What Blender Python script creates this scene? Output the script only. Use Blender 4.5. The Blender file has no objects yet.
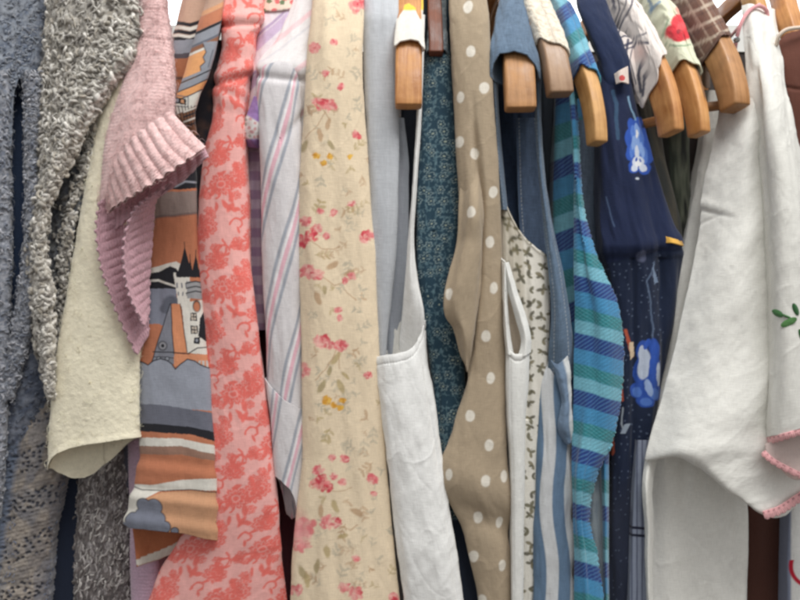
import bpy, math, random
import numpy as np

# ----------------------------------------------------------------------------
# Close-up of clothes hanging side by side on a rack.  Lengths are in mm and
# are turned into metres when a mesh is made.  F = distance camera .. rack front
# ----------------------------------------------------------------------------
F = 700.0
scene = bpy.context.scene
COL = scene.collection
rng = np.random.default_rng(7)


def lin(*c):
    if len(c) == 1:
        c = c[0]
    c = np.array(c, dtype=float) / 255.0
    return np.where(c <= 0.04045, c / 12.92, ((c + 0.055) / 1.055) ** 2.4)


def wpos(px, py, d):
    """front-plane measure (mm from the left / top of the field) at depth d -> world mm"""
    k = (F + d) / F
    return np.stack([(px - 400.0) * k, d + 0 * px, (300.0 - py) * k], -1)


# ---------------------------------------------------------------- noise
_tab = np.random.default_rng(3).random((256, 256))


def vn(x, y, s=0):
    x = np.asarray(x, float) + s * 17.31
    y = np.asarray(y, float) + s * 41.77
    xi = np.floor(x).astype(int)
    yi = np.floor(y).astype(int)
    fx = x - xi
    fy = y - yi
    fx = fx * fx * (3 - 2 * fx)
    fy = fy * fy * (3 - 2 * fy)
    a = _tab[xi & 255, yi & 255]
    b = _tab[(xi + 1) & 255, yi & 255]
    c = _tab[xi & 255, (yi + 1) & 255]
    e = _tab[(xi + 1) & 255, (yi + 1) & 255]
    return (a * (1 - fx) + b * fx) * (1 - fy) + (c * (1 - fx) + e * fx) * fy


def fbm(x, y, s=0, o=4):
    r = 0
    a = 0.5
    t = 0
    for i in range(o):
        r = r + a * vn(x, y, s + i * 5)
        t += a
        a *= 0.5
        x = np.asarray(x) * 2.03
        y = np.asarray(y) * 2.03
    return r / t


_jx = np.random.default_rng(11).random((256, 256))
_jy = np.random.default_rng(12).random((256, 256))
_jr = np.random.default_rng(13).random((256, 256))


def worley(x, y):
    xi = np.floor(x).astype(int)
    yi = np.floor(y).astype(int)
    best = np.full(np.shape(x), 9.0)
    rr = np.zeros(np.shape(x))
    ang = np.zeros(np.shape(x))
    for i in (-1, 0, 1):
        for j in (-1, 0, 1):
            a = (xi + i) & 255
            b = (yi + j) & 255
            dx = xi + i + 0.15 + 0.7 * _jx[a, b] - x
            dy = yi + j + 0.15 + 0.7 * _jy[a, b] - y
            q = np.hypot(dx, dy)
            m = q < best
            best = np.where(m, q, best)
            rr = np.where(m, _jr[a, b], rr)
            ang = np.where(m, np.arctan2(dy, dx), ang)
    return best, rr, ang


def pchip(xs, ys, x):
    xs = np.array(xs, float)
    ys = np.array(ys, float)
    h = np.diff(xs)
    dl = np.diff(ys) / h
    m = np.zeros(len(xs))
    if len(xs) == 2:
        m[:] = dl[0]
    else:
        m[1:-1] = np.where(dl[:-1] * dl[1:] > 0, 2 * dl[:-1] * dl[1:] / np.where(np.abs(dl[:-1] + dl[1:]) < 1e-12, 1, dl[:-1] + dl[1:]), 0)
        m[0] = dl[0]
        m[-1] = dl[-1]
    x = np.clip(x, xs[0], xs[-1])
    i = np.clip(np.searchsorted(xs, x) - 1, 0, len(h) - 1)
    t = (x - xs[i]) / h[i]
    return ((2 * t**3 - 3 * t**2 + 1) * ys[i] + (t**3 - 2 * t**2 + t) * h[i] * m[i]
            + (-2 * t**3 + 3 * t**2) * ys[i + 1] + (t**3 - t**2) * h[i] * m[i + 1])


def crom(P, t):
    """Catmull-Rom through P (n,...) at t in 0..1"""
    P = np.asarray(P, float)
    n = len(P)
    if n == 2:
        t = t.reshape((-1,) + (1,) * (P.ndim - 1))
        return P[0] * (1 - t) + P[1] * t
    Q = np.concatenate([[2 * P[0] - P[1]], P, [2 * P[-1] - P[-2]]])
    s = t * (n - 1)
    i = np.clip(np.floor(s).astype(int), 0, n - 2)
    f = (s - i).reshape((-1,) + (1,) * (P.ndim - 1))
    a, b, c, d = Q[i], Q[i + 1], Q[i + 2], Q[i + 3]
    return 0.5 * (2 * b + (c - a) * f + (2 * a - 5 * b + 4 * c - d) * f**2 + (3 * b - a - 3 * c + d) * f**3)


# ---------------------------------------------------------------- scene objects
def thing(name, label, cat, loc=(0, 0, 0), group=None):
    o = bpy.data.objects.new(name, None)
    COL.objects.link(o)
    o.location = loc
    o["label"] = label
    o["category"] = cat
    if group:
        o["group"] = group
    return o


def link(name, me, mat, parent):
    o = bpy.data.objects.new(name, me)
    COL.objects.link(o)
    if mat is not None:
        me.materials.append(mat)
    if parent is not None:
        o.parent = parent
        if parent.type == 'EMPTY':
            o.location = -parent.location
        else:
            o.location = (0, 0, 0)
    return o


def mesh_from(name, V, Q, C=None, UV=None, smooth=True):
    me = bpy.data.meshes.new(name)
    n = len(V)
    f = len(Q)
    k = Q.shape[1]
    me.vertices.add(n)
    me.vertices.foreach_set('co', (np.asarray(V, float) * 0.001).astype(np.float32).ravel())
    me.loops.add(f * k)
    me.loops.foreach_set('vertex_index', Q.astype(np.int32).ravel())
    me.polygons.add(f)
    me.polygons.foreach_set('loop_start', np.arange(0, f * k, k, dtype=np.int32))
    me.polygons.foreach_set('use_smooth', np.full(f, smooth, dtype=bool))
    me.update(calc_edges=True)
    if C is not None:
        at = me.color_attributes.new('Col', 'FLOAT_COLOR', 'POINT')
        c4 = np.ones((n, 4), np.float32)
        c4[:, :3] = C
        at.data.foreach_set('color', c4.ravel())
    if UV is not None:
        uv = me.uv_layers.new(name='UVMap')
        uv.data.foreach_set('uv', UV[Q.ravel()].astype(np.float32).ravel())
    return me


def grid_quads(r, c, wrap=False):
    i = np.arange(r - 1)[:, None]
    j = np.arange(c if wrap else c - 1)[None, :]
    j2 = (j + 1) % c
    return np.stack([i * c + j, i * c + j2, (i + 1) * c + j2, (i + 1) * c + j], -1).reshape(-1, 4)


def normals(W):
    du = np.gradient(W, axis=1)
    dv = np.gradient(W, axis=0)
    n = np.cross(du, dv)
    return n / (np.linalg.norm(n, axis=-1, keepdims=True) + 1e-9)


def crease(p, amp=1.0, s=26, sl=.5, seed=0):
    """fine sharp creases"""
    f = fbm(p.u / s + sl * p.v / s, p.v / (s * 1.7) - sl * .3 * p.u / s, seed, 3)
    g2 = fbm(p.u / s - sl * p.v / s, p.v / (s * 2.1), seed + 7, 3)
    return amp * ((1 - np.abs(2 * f - 1)) ** 9 - .6 * (1 - np.abs(2 * g2 - 1)) ** 11)


class P:
    pass


def wrinkle(amp=1.6, sx=22, sy=130, seed=0, fine=0.35):
    def f(p):
        r = amp * 2 * (fbm(p.u / sx, p.v / sy, seed, 3) - 0.5)
        r = r + fine * 2 * (fbm(p.u / 7, p.v / 16, seed + 3, 3) - 0.5)
        return r
    return f


def finish(name, parent, mat, p, W, col, disp, wrap, solid, uvs=0.001):
    N = normals(W)
    if disp is not None:
        W = W + N * disp(p)[..., None]
    r, c = p.u.shape
    C = col(p) if callable(col) else np.broadcast_to(np.asarray(col, float), (r, c, 3))
    C = np.clip(C, 0.0, 0.92).reshape(-1, 3)
    UV = np.stack([p.u * uvs, p.v * uvs], -1).reshape(-1, 2)
    me = mesh_from(name, W.reshape(-1, 3), grid_quads(r, c), C, UV)
    o = link(name, me, mat, parent)
    if solid:
        m = o.modifiers.new('thickness', 'SOLIDIFY')
        m.thickness = solid * 0.001
        m.offset = -1.0
    p.W = W
    p.N = N
    p.obj = o
    return p


def tube(name, parent, mat, rows, col, disp=None, b=None, bb=70, res=1.0, pw=0.85, hem=None, top=None,
         hemb=None, solid=0, warp=None, back_res=6.0, taper=0.75, full=False, tw=1.0):
    """closed cloth tube.  rows: (y, left, right, depth).  hem/top: lists (s, y) with s -1..1 across the front;
    hemb: the same for the back half."""
    R = np.array(rows, float)
    ys = R[:, 0]
    y0, y1 = ys[0], ys[-1]
    hwm = float(np.mean(R[:, 2] - R[:, 1])) / 2
    bm = b if b is not None else min(0.7 * hwm, 22)
    # angular samples
    t = np.linspace(-math.pi, math.pi, 1441)
    sx = np.sign(np.sin(t)) * np.abs(np.sin(t)) ** pw * hwm
    fr = np.abs(t) <= math.pi / 2
    sy = np.where(fr, bm * (1 - np.cos(t)), bm + bb * (-np.cos(t)))
    ds = np.hypot(np.diff(sx), np.diff(sy))
    w = np.where(fr[1:], 1.0 / res, 1.0 / (res if full else back_res))
    cum = np.concatenate([[0], np.cumsum(ds * w)])
    nc = max(24, int(cum[-1]))
    ts = np.interp(np.linspace(0, cum[-1], nc), cum, t)
    s = np.sin(ts)
    front = np.cos(ts) >= 0
    def edge(lst, dflt):
        if lst is None:
            return np.full(nc, dflt)
        a = np.array(lst, float)
        return np.interp(s, a[:, 0], a[:, 1])
    yt = edge(top, y0)
    ye = np.where(front, edge(hem, y1), edge(hemb if hemb is not None else hem, y1))
    nr = max(8, int((y1 - y0) / res))
    v = np.linspace(0, 1, nr)[:, None]
    Y = yt[None, :] * (1 - v) + ye[None, :] * v
    xl = pchip(ys, R[:, 1], Y)
    xr = pchip(ys, R[:, 2], Y)
    d = pchip(ys, R[:, 3], Y)
    p = P()
    bmm = np.minimum(bm, 0.9 * (xr - xl) / 2 + 1)
    p.px = (xl + xr) / 2 + (xr - xl) / 2 * np.sign(s) * np.abs(s) ** pw
    p.py = Y.copy()
    cosb = np.cos(ts)[None, :]
    dd = np.where(front[None, :], bmm * (1 - cosb), bmm - bb * cosb)
    p.d = d + dd
    p.s = np.broadcast_to(s[None, :], Y.shape)
    p.front = np.broadcast_to(front[None, :], Y.shape)
    if warp:
        warp(p)
    # perspective only fixes the front outline; the sides run straight back
    dref = d + np.minimum(dd, bmm)
    k = (F + dref) / F
    xm = ((xl + xr) / 2 - 400) * k
    X = (p.px - 400) * k
    tp = np.where(front[None, :], 1.0, 1 - (1 - taper) * (-cosb))
    X = xm + (X - xm) * tp
    Z = (300 - p.py) * k
    W = np.stack([X, p.d, Z], -1)
    du = np.linalg.norm(np.diff(W, axis=1), axis=-1)
    u = np.concatenate([np.zeros((nr, 1)), np.cumsum(du, 1)], 1)
    c0 = int(np.argmin(np.abs(ts)))
    p.u = u - u[:, c0:c0 + 1]
    p.v = -Z
    p.fv = np.broadcast_to(v, Y.shape)
    W = W[:, ::-1]
    for a in ('px', 'py', 'd', 's', 'u', 'v', 'fv', 'front'):
        setattr(p, a, getattr(p, a)[:, ::-1])
    return finish(name, parent, mat, p, W, col, disp, True, solid)


def sheet(name, parent, mat, grid, col, disp=None, res=1.0, solid=1.4, warp=None):
    """cloth panel through a grid of points rows x cols of (x, y, depth)"""
    G = np.array(grid, float)
    Lr = np.mean(np.sum(np.linalg.norm(np.diff(G, axis=0), axis=-1), 0))
    Lc = np.mean(np.sum(np.linalg.norm(np.diff(G, axis=1), axis=-1), 1))
    nr = max(6, int(Lr / res))
    nc = max(6, int(Lc / res))
    A = crom(G, np.linspace(0, 1, nr))
    B = crom(np.swapaxes(A, 0, 1), np.linspace(0, 1, nc))
    B = np.swapaxes(B, 0, 1)
    p = P()
    p.px, p.py, p.d = B[..., 0].copy(), B[..., 1].copy(), B[..., 2].copy()
    p.fu = np.broadcast_to(np.linspace(0, 1, nc)[None, :], (nr, nc))
    p.fv = np.broadcast_to(np.linspace(0, 1, nr)[:, None], (nr, nc))
    p.s = p.fu * 2 - 1
    p.front = np.ones((nr, nc), bool)
    if warp:
        warp(p)
    W = wpos(p.px, p.py, p.d)
    du = np.linalg.norm(np.diff(W, axis=1), axis=-1)
    dv = np.linalg.norm(np.diff(W, axis=0), axis=-1)
    p.u = np.concatenate([np.zeros((nr, 1)), np.cumsum(du, 1)], 1)
    p.v = np.concatenate([np.zeros((1, nc)), np.cumsum(dv, 0)], 0)
    # make the normal look at the camera
    if np.mean(normals(W)[..., 1]) > 0:
        W = W[:, ::-1]
        for a in ('px', 'py', 'd', 'fu', 'fv', 's', 'u', 'v', 'front'):
            setattr(p, a, getattr(p, a)[:, ::-1])
    return finish(name, parent, mat, p, W, col, disp, False, solid)


def loops(name, parent, mat, p, n, cols, wt=None, R=(1.8, 3.6), tr=0.75, seed=1, out=0.8, seg=9, sides=5, align=None, flat=1.0):
    """yarn curls standing on a knitted surface"""
    g = np.random.default_rng(seed)
    W = p.W.reshape(-1, 3)
    N = p.N.reshape(-1, 3)
    ok = N[:, 1] < 0.5
    w = (wt(p).reshape(-1) if wt is not None else np.ones(len(W))) * ok
    ids = g.choice(len(W), n, p=w / w.sum())
    c = W[ids] + g.normal(0, 0.5, (n, 3))
    nn = N[ids]
    # loop plane: contains the normal and a random tangent
    rv = g.normal(0, 1, (n, 3))
    if align is not None:
        rv = rv * 0.5 + np.array(align) * g.choice([-1, 1], n)[:, None]
    t1 = rv - nn * np.sum(rv * nn, 1, keepdims=True)
    t1 /= np.linalg.norm(t1, axis=1, keepdims=True) + 1e-9
    t2 = np.cross(nn, t1)
    lean = g.uniform(0.15, 0.9, (n, 1))
    up = nn * lean + t2 * np.sqrt(1 - lean**2)
    rad = g.uniform(R[0], R[1], (n, 1))
    a0 = g.uniform(-0.9, 0.0, (n, 1))
    a1 = a0 + g.uniform(3.2, 5.2, (n, 1))
    f = np.linspace(0, 1, seg)[None, :]
    a = a0 + (a1 - a0) * f                                     # n,seg
    el = g.uniform(0.5, 1.0, (n, 1))
    pts = (c[:, None] + t1[:, None] * (np.cos(a) * rad)[..., None] + up[:, None] * ((np.sin(a) * el * flat + 0.2 * out) * rad)[..., None])
    pts += g.normal(0, 0.25, pts.shape)
    T = np.gradient(pts, axis=1)
    T /= np.linalg.norm(T, axis=-1, keepdims=True) + 1e-9
    bn = np.cross(t1, up)
    bn /= np.linalg.norm(bn, axis=1, keepdims=True) + 1e-9
    Bn = np.broadcast_to(bn[:, None], pts.shape)
    Nn = np.cross(T, Bn)
    th = np.linspace(0, 2 * math.pi, sides, endpoint=False)
    rr = tr * g.uniform(0.6, 1.35, (n, 1)) * (0.55 + 0.45 * np.sin(np.pi * f))
    V = (pts[:, :, None] + rr[..., None, None] * (np.cos(th)[None, None, :, None] * Nn[:, :, None] + np.sin(th)[None, None, :, None] * Bn[:, :, None]))
    V = V.reshape(-1, 3)
    base = (np.arange(n) * seg * sides)[:, None, None]
    i = np.arange(seg - 1)[None, :, None]
    j = np.arange(sides)[None, None, :]
    j2 = (j + 1) % sides
    Q = np.stack([base + i * sides + j, base + i * sides + j2, base + (i + 1) * sides + j2, base + (i + 1) * sides + j], -1).reshape(-1, 4)
    pal = np.array(cols)
    cc = pal[g.integers(0, len(pal), n)] * g.uniform(0.8, 1.15, (n, 1))
    C = np.repeat(np.clip(cc, 0, .9), seg * sides, axis=0)
    merge(p.obj, V, Q, C)


def merge(o, V, Q, C):
    """yarn becomes part of the knitted panel it stands on"""
    me = o.data
    n = len(me.vertices)
    co = np.empty(n * 3, np.float32)
    me.vertices.foreach_get('co', co)
    co = co.reshape(-1, 3) * 1000.0
    q0 = np.empty(len(me.loops), np.int32)
    me.loops.foreach_get('vertex_index', q0)
    q0 = q0.reshape(-1, 4)
    c0 = np.empty(n * 4, np.float32)
    me.color_attributes['Col'].data.foreach_get('color', c0)
    c0 = c0.reshape(-1, 4)[:, :3]
    if o.modifiers:                       # give the panel its thickness before the yarn goes on
        th = o.modifiers[0].thickness * 1000.0
        o.modifiers.clear()
        nr = np.empty(n * 3, np.float32)
        me.vertex_normals.foreach_get('vector', nr)
        bk = co - nr.reshape(-1, 3) * th
        co = np.concatenate([co, bk])
        q0 = np.concatenate([q0, q0[:, ::-1] + n])
        c0 = np.concatenate([c0, c0])
    allV = np.concatenate([co, V])
    me2 = mesh_from(me.name, allV, np.concatenate([q0, Q + len(co)]), np.concatenate([c0, C]), allV[:, [0, 2]] * 0.001)
    me2.materials.append(me.materials[0])
    nm = me.name
    o.data = me2
    bpy.data.meshes.remove(me)
    me2.name = nm


# ---------------------------------------------------------------- painting of prints
def base(p, c):
    return np.ones(p.px.shape + (3,)) * np.asarray(c)


def mixm(C, m, c):
    m = np.clip(m, 0, 1)[..., None]
    C *= 1 - m
    C += m * np.asarray(c)


def win(x, y, x0, x1, y0, y1):
    return np.nonzero((x > x0) & (x < x1) & (y > y0) & (y < y1))


def ell(C, x, y, cx, cy, a, b, rot, c, al=1.0, soft=0.18):
    r = max(a, b) * 1.3 + 1
    w = win(x, y, cx - r, cx + r, cy - r, cy + r)
    if len(w[0]) == 0:
        return
    X, Y = x[w] - cx, y[w] - cy
    ca, sa = math.cos(rot), math.sin(rot)
    q = np.sqrt(((X * ca + Y * sa) / a) ** 2 + ((-X * sa + Y * ca) / b) ** 2)
    m = np.clip((1 + soft - q) / (2 * soft), 0, 1)[:, None] * al
    C[w] = C[w] * (1 - m) + m * np.asarray(c)


def poly(C, x, y, pts, c, al=1.0):
    pts = np.array(pts, float)
    w = win(x, y, pts[:, 0].min() - 1, pts[:, 0].max() + 1, pts[:, 1].min() - 1, pts[:, 1].max() + 1)
    if len(w[0]) == 0:
        return
    X, Y = x[w], y[w]
    ins = np.zeros(X.shape, bool)
    n = len(pts)
    for i in range(n):
        x1, y1 = pts[i]
        x2, y2 = pts[(i + 1) % n]
        if y1 == y2:
            continue
        cr = ((y1 > Y) != (y2 > Y)) & (X < (x2 - x1) * (Y - y1) / (y2 - y1) + x1)
        ins ^= cr
    m = ins.astype(float)[:, None] * al
    C[w] = C[w] * (1 - m) + m * np.asarray(c)


def stroke(C, x, y, pts, wd, c, al=1.0):
    pts = np.array(pts, float)
    r = wd + 2
    w = win(x, y, pts[:, 0].min() - r, pts[:, 0].max() + r, pts[:, 1].min() - r, pts[:, 1].max() + r)
    if len(w[0]) == 0:
        return
    X, Y = x[w], y[w]
    q = np.full(X.shape, 1e9)
    for (x1, y1), (x2, y2) in zip(pts[:-1], pts[1:]):
        dx, dy = x2 - x1, y2 - y1
        t = np.clip(((X - x1) * dx + (Y - y1) * dy) / (dx * dx + dy * dy + 1e-9), 0, 1)
        q = np.minimum(q, np.hypot(X - x1 - t * dx, Y - y1 - t * dy))
    m = np.clip((wd / 2 + 0.35 - q) / 0.7, 0, 1)[:, None] * al
    C[w] = C[w] * (1 - m) + m * np.asarray(c)


def rose(C, x, y, cx, cy, r, cols, g, n=16):
    for i in range(n):
        a = g.uniform(0, 6.28)
        q = r * math.sqrt(g.uniform(0, 1)) * 0.8
        s = max(1.9, r * g.uniform(0.17, 0.42))
        ell(C, x, y, cx + q * math.cos(a), cy + q * 0.85 * math.sin(a), s, s * g.uniform(0.45, 0.85), g.uniform(0, 3.14),
            cols[g.integers(0, len(cols))], g.uniform(0.4, 0.85), 0.22)


def leaf(C, x, y, cx, cy, ln, a, c, al=0.8, fat=0.2):
    ell(C, x, y, cx + math.cos(a) * ln / 2, cy + math.sin(a) * ln / 2, ln / 2, ln * fat, a, c, al, 0.22)


# ---------------------------------------------------------------- materials
def fuzz(p, n, cols, seed=1, wt=None):
    loops('fuzz', p.obj, None, p, n, cols, wt=wt, R=(2.0, 5.5), tr=0.17, seed=seed, out=.6, seg=8, sides=3)


def cloth(name, rough=0.9, sheen=0.25, bump=0.25, scale=900, var=0.12, weave=True, trans=0.0, ribs=None):
    m = bpy.data.materials.new(name)
    m.use_nodes = True
    nt = m.node_tree
    nd = nt.nodes
    L = nt.links
    bs = nd['Principled BSDF']
    at = nd.new('ShaderNodeAttribute')
    at.attribute_name = 'Col'
    tc = nd.new('ShaderNodeTexCoord')
    # threads: two stretched noises crossed
    def thread(sx, sy):
        mp = nd.new('ShaderNodeMapping')
        mp.inputs['Scale'].default_value = (sx, sy, 1)
        L.new(tc.outputs['UV'], mp.inputs['Vector'])
        nz = nd.new('ShaderNodeTexNoise')
        nz.inputs['Scale'].default_value = 1.0
        nz.inputs['Detail'].default_value = 2
        L.new(mp.outputs['Vector'], nz.inputs['Vector'])
        return nz
    if weave:
        n1 = thread(scale, scale * 0.12)
        n2 = thread(scale * 0.12, scale)
    else:
        n1 = thread(scale, scale)
        n2 = thread(scale * 0.3, scale * 0.3)
    ad = nd.new('ShaderNodeMath')
    ad.operation = 'ADD'
    L.new(n1.outputs['Fac'], ad.inputs[0])
    L.new(n2.outputs['Fac'], ad.inputs[1])
    mr = nd.new('ShaderNodeMapRange')
    mr.inputs['From Min'].default_value = 0.6
    mr.inputs['From Max'].default_value = 1.4
    mr.inputs['To Min'].default_value = 1 - var
    mr.inputs['To Max'].default_value = 1 + var
    L.new(ad.outputs[0], mr.inputs['Value'])
    mx = nd.new('ShaderNodeVectorMath')
    mx.operation = 'SCALE'
    L.new(at.outputs['Color'], mx.inputs[0])
    L.new(mr.outputs['Result'], mx.inputs['Scale'])
    L.new(mx.outputs['Vector'], bs.inputs['Base Color'])
    bp = nd.new('ShaderNodeBump')
    bp.inputs['Strength'].default_value = bump
    bp.inputs['Distance'].default_value = 0.0006
    L.new(ad.outputs[0], bp.inputs['Height'])
    L.new(bp.outputs['Normal'], bs.inputs['Normal'])
    bs.inputs['Roughness'].default_value = rough
    bs.inputs['Sheen Weight'].default_value = sheen
    bs.inputs['Sheen Roughness'].default_value = 0.5
    bs.inputs['Specular IOR Level'].default_value = 0.25
    if trans:
        tr = nd.new('ShaderNodeBsdfTranslucent')
        L.new(mx.outputs['Vector'], tr.inputs['Color'])
        ms = nd.new('ShaderNodeMixShader')
        ms.inputs[0].default_value = trans
        L.new(bs.outputs[0], ms.inputs[1])
        L.new(tr.outputs[0], ms.inputs[2])
        L.new(ms.outputs[0], nd['Material Output'].inputs['Surface'])
    return m


def wood(name, c1, c2, rough=0.42, scuff=False):
    m = bpy.data.materials.new(name)
    m.use_nodes = True
    nt = m.node_tree
    nd = nt.nodes
    L = nt.links
    bs = nd['Principled BSDF']
    tc = nd.new('ShaderNodeTexCoord')
    mp = nd.new('ShaderNodeMapping')
    mp.inputs['Scale'].default_value = (420, 22, 1)
    L.new(tc.outputs['UV'], mp.inputs['Vector'])
    nz = nd.new('ShaderNodeTexNoise')
    nz.inputs['Scale'].default_value = 1
    nz.inputs['Detail'].default_value = 5
    nz.inputs['Distortion'].default_value = 0.6
    L.new(mp.outputs['Vector'], nz.inputs['Vector'])
    n2 = nd.new('ShaderNodeTexNoise')
    n2.inputs['Scale'].default_value = 46
    n2.inputs['Detail'].default_value = 3
    L.new(tc.outputs['Object'], n2.inputs['Vector'])
    ad = nd.new('ShaderNodeMath')
    ad.operation = 'ADD'
    L.new(nz.outputs['Fac'], ad.inputs[0])
    L.new(n2.outputs['Fac'], ad.inputs[1])
    cr = nd.new('ShaderNodeValToRGB')
    cr.color_ramp.elements[0].position = 0.32
    cr.color_ramp.elements[1].position = 0.68
    cr.color_ramp.elements[0].color = (*lin(c1), 1)
    cr.color_ramp.elements[1].color = (*lin(c2), 1)
    hf = nd.new('ShaderNodeMath')
    hf.operation = 'MULTIPLY'
    hf.inputs[1].default_value = 0.5
    L.new(ad.outputs[0], hf.inputs[0])
    L.new(hf.outputs[0], cr.inputs['Fac'])
    out = cr.outputs['Color']
    if scuff:                      # a dark rubbed patch along one side of the arm
        su = nd.new('ShaderNodeSeparateXYZ')
        L.new(tc.outputs['UV'], su.inputs[0])
        def rng_(sock, a, b, c, d):
            r_ = nd.new('ShaderNodeMapRange')
            for i_, v_ in zip(('From Min', 'From Max', 'To Min', 'To Max'), (a, b, c, d)):
                r_.inputs[i_].default_value = v_
            L.new(sock, r_.inputs['Value'])
            return r_.outputs['Result']
        m1 = rng_(su.outputs['X'], -.002, .001, 0, 1)
        m2 = rng_(su.outputs['Y'], .030, .036, 0, 1)
        m3 = rng_(su.outputs['Y'], .082, .092, 1, 0)
        m4 = rng_(nz.outputs['Fac'], .3, .6, .45, 1)
        for mm in (m2, m3, m4):
            mu = nd.new('ShaderNodeMath')
            mu.operation = 'MULTIPLY'
            L.new(m1, mu.inputs[0])
            L.new(mm, mu.inputs[1])
            m1 = mu.outputs[0]
        mxr = nd.new('ShaderNodeMix')
        mxr.data_type = 'RGBA'
        L.new(m1, mxr.inputs['Factor'])
        L.new(out, mxr.inputs['A'])
        mxr.inputs['B'].default_value = (*lin(92, 72, 62), 1)
        out = mxr.outputs['Result']
    L.new(out, bs.inputs['Base Color'])
    bs.inputs['Roughness'].default_value = rough
    bp = nd.new('ShaderNodeBump')
    bp.inputs['Strength'].default_value = 0.35
    bp.inputs['Distance'].default_value = 0.0008
    n3 = nd.new('ShaderNodeTexNoise')          # knocks and worn varnish
    n3.inputs['Scale'].default_value = 170
    n3.inputs['Detail'].default_value = 4
    L.new(tc.outputs['Object'], n3.inputs['Vector'])
    hs = nd.new('ShaderNodeMath')
    hs.operation = 'ADD'
    L.new(nz.outputs['Fac'], hs.inputs[0])
    L.new(n3.outputs['Fac'], hs.inputs[1])
    L.new(hs.outputs[0], bp.inputs['Height'])
    rr = nd.new('ShaderNodeMapRange')
    rr.inputs['From Min'].default_value = .35
    rr.inputs['From Max'].default_value = .65
    rr.inputs['To Min'].default_value = rough - .12
    rr.inputs['To Max'].default_value = rough + .2
    L.new(n2.outputs['Fac'], rr.inputs['Value'])
    L.new(rr.outputs['Result'], bs.inputs['Roughness'])
    L.new(bp.outputs['Normal'], bs.inputs['Normal'])
    return m


def plain(name, c, rough=0.5, metal=0.0):
    m = bpy.data.materials.new(name)
    m.use_nodes = True
    nt = m.node_tree
    bs = nt.nodes['Principled BSDF']
    nz = nt.nodes.new('ShaderNodeTexNoise')
    nz.inputs['Scale'].default_value = 40
    cr = nt.nodes.new('ShaderNodeValToRGB')
    l = lin(c)
    cr.color_ramp.elements[0].color = (*(l * 0.85), 1)
    cr.color_ramp.elements[1].color = (*np.clip(l * 1.12, 0, 1), 1)
    tc = nt.nodes.new('ShaderNodeTexCoord')
    nt.links.new(tc.outputs['Object'], nz.inputs['Vector'])
    nt.links.new(nz.outputs['Fac'], cr.inputs['Fac'])
    nt.links.new(cr.outputs['Color'], bs.inputs['Base Color'])
    bs.inputs['Roughness'].default_value = rough
    bs.inputs['Metallic'].default_value = metal
    return m


COTTON = cloth('cotton_cloth', 0.92, 0.15, 0.4, 1000, 0.10)
LINEN = cloth('linen_cloth', 0.92, 0.15, 0.4, 700, 0.10)
SHEER = cloth('thin_white_cotton', 0.92, 0.1, 0.4, 950, 0.08, trans=0.14)
DENIM = cloth('denim_cloth', 0.9, 0.2, 0.5, 800, 0.28)
WOOL = cloth('wool_yarn', 0.95, 0.5, 0.5, 1500, 0.25, weave=False)
FELT = cloth('felted_wool', 0.97, 0.5, 0.7, 700, 0.10, weave=False)
TWILL = cloth('twill_blanket_cloth', 0.93, 0.35, 0.45, 600, 0.18)
WOOD = wood('hanger_wood', (156, 94, 48), (218, 160, 100))
WOODB = wood('tan_hanger_wood', (150, 104, 62), (204, 152, 102), .5)
WOODC = wood('yellow_hanger_wood', (172, 122, 68), (224, 176, 116), .46)
WOODS = wood('scuffed_hanger_wood', (176, 116, 62), (222, 168, 108), scuff=True)
WOODT = wood('dull_hanger_wood', (140, 108, 82), (178, 146, 118))
WOODD = wood('dark_hanger_wood', (86, 44, 28), (130, 74, 50))
STEEL = plain('hook_steel', (190, 190, 192), 0.25, 1.0)


# ---------------------------------------------------------------- hangers
def sweep(name, parent, mat, pts, width, thick, rx=0.27, yaw=0.0):
    """rounded bar along world points (mm); width across x, thick across the bend"""
    pts = np.array(pts, float)
    n = 64
    A = crom(pts, np.linspace(0, 1, n))
    w = np.interp(np.linspace(0, 1, n), np.linspace(0, 1, len(width)), width)
    h = np.interp(np.linspace(0, 1, n), np.linspace(0, 1, len(thick)), thick)
    T = np.gradient(A, axis=0)
    T /= np.linalg.norm(T, axis=1, keepdims=True)
    a0 = np.array([math.cos(yaw), math.sin(yaw), 0.0])
    ax = a0 - T * (T @ a0)[:, None]
    ax /= np.linalg.norm(ax, axis=1, keepdims=True)
    nn = np.cross(T, ax)
    m = 24
    th = np.linspace(0, 2 * math.pi, m, endpoint=False)
    e = rx
    cx = np.sign(np.cos(th)) * np.abs(np.cos(th)) ** e
    cy = np.sign(np.sin(th)) * np.abs(np.sin(th)) ** e
    rings = []
    # rounded ends: a few shrunken rings
    def ring(c, i, sc, off):
        return c + T[i] * off + (ax[i][None] * (cx * w[i] / 2 * sc)[:, None] + nn[i][None] * (cy * h[i] / 2 * sc)[:, None])
    for sc, off in ((0.02, -0.01), (0.5, 0.0), (0.86, 0.0), (0.95, 0.5), (0.99, 1.4)):
        rings.append(ring(A[0], 0, sc, off))
    for i in range(1, n - 1):
        rings.append(ring(A[i], i, 1, 0))
    for sc, off in ((0.99, -1.4), (0.95, -0.5), (0.86, 0.0), (0.5, 0.0), (0.02, 0.01)):
        rings.append(ring(A[-1], n - 1, sc, off))
    V = np.array(rings)
    r = len(V)
    Q = grid_quads(r, m, True)
    ln = np.cumsum(np.concatenate([[0], np.linalg.norm(np.diff(V.mean(1), axis=0), axis=1)]))
    UV = np.stack([np.broadcast_to((cx * 12 + cy * 5)[None, :], (r, m)), np.broadcast_to(ln[:, None], (r, m))], -1).reshape(-1, 2) * 0.001
    me = mesh_from(name, V.reshape(-1, 3), Q, None, UV)
    return link(name, me, mat, parent)


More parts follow.
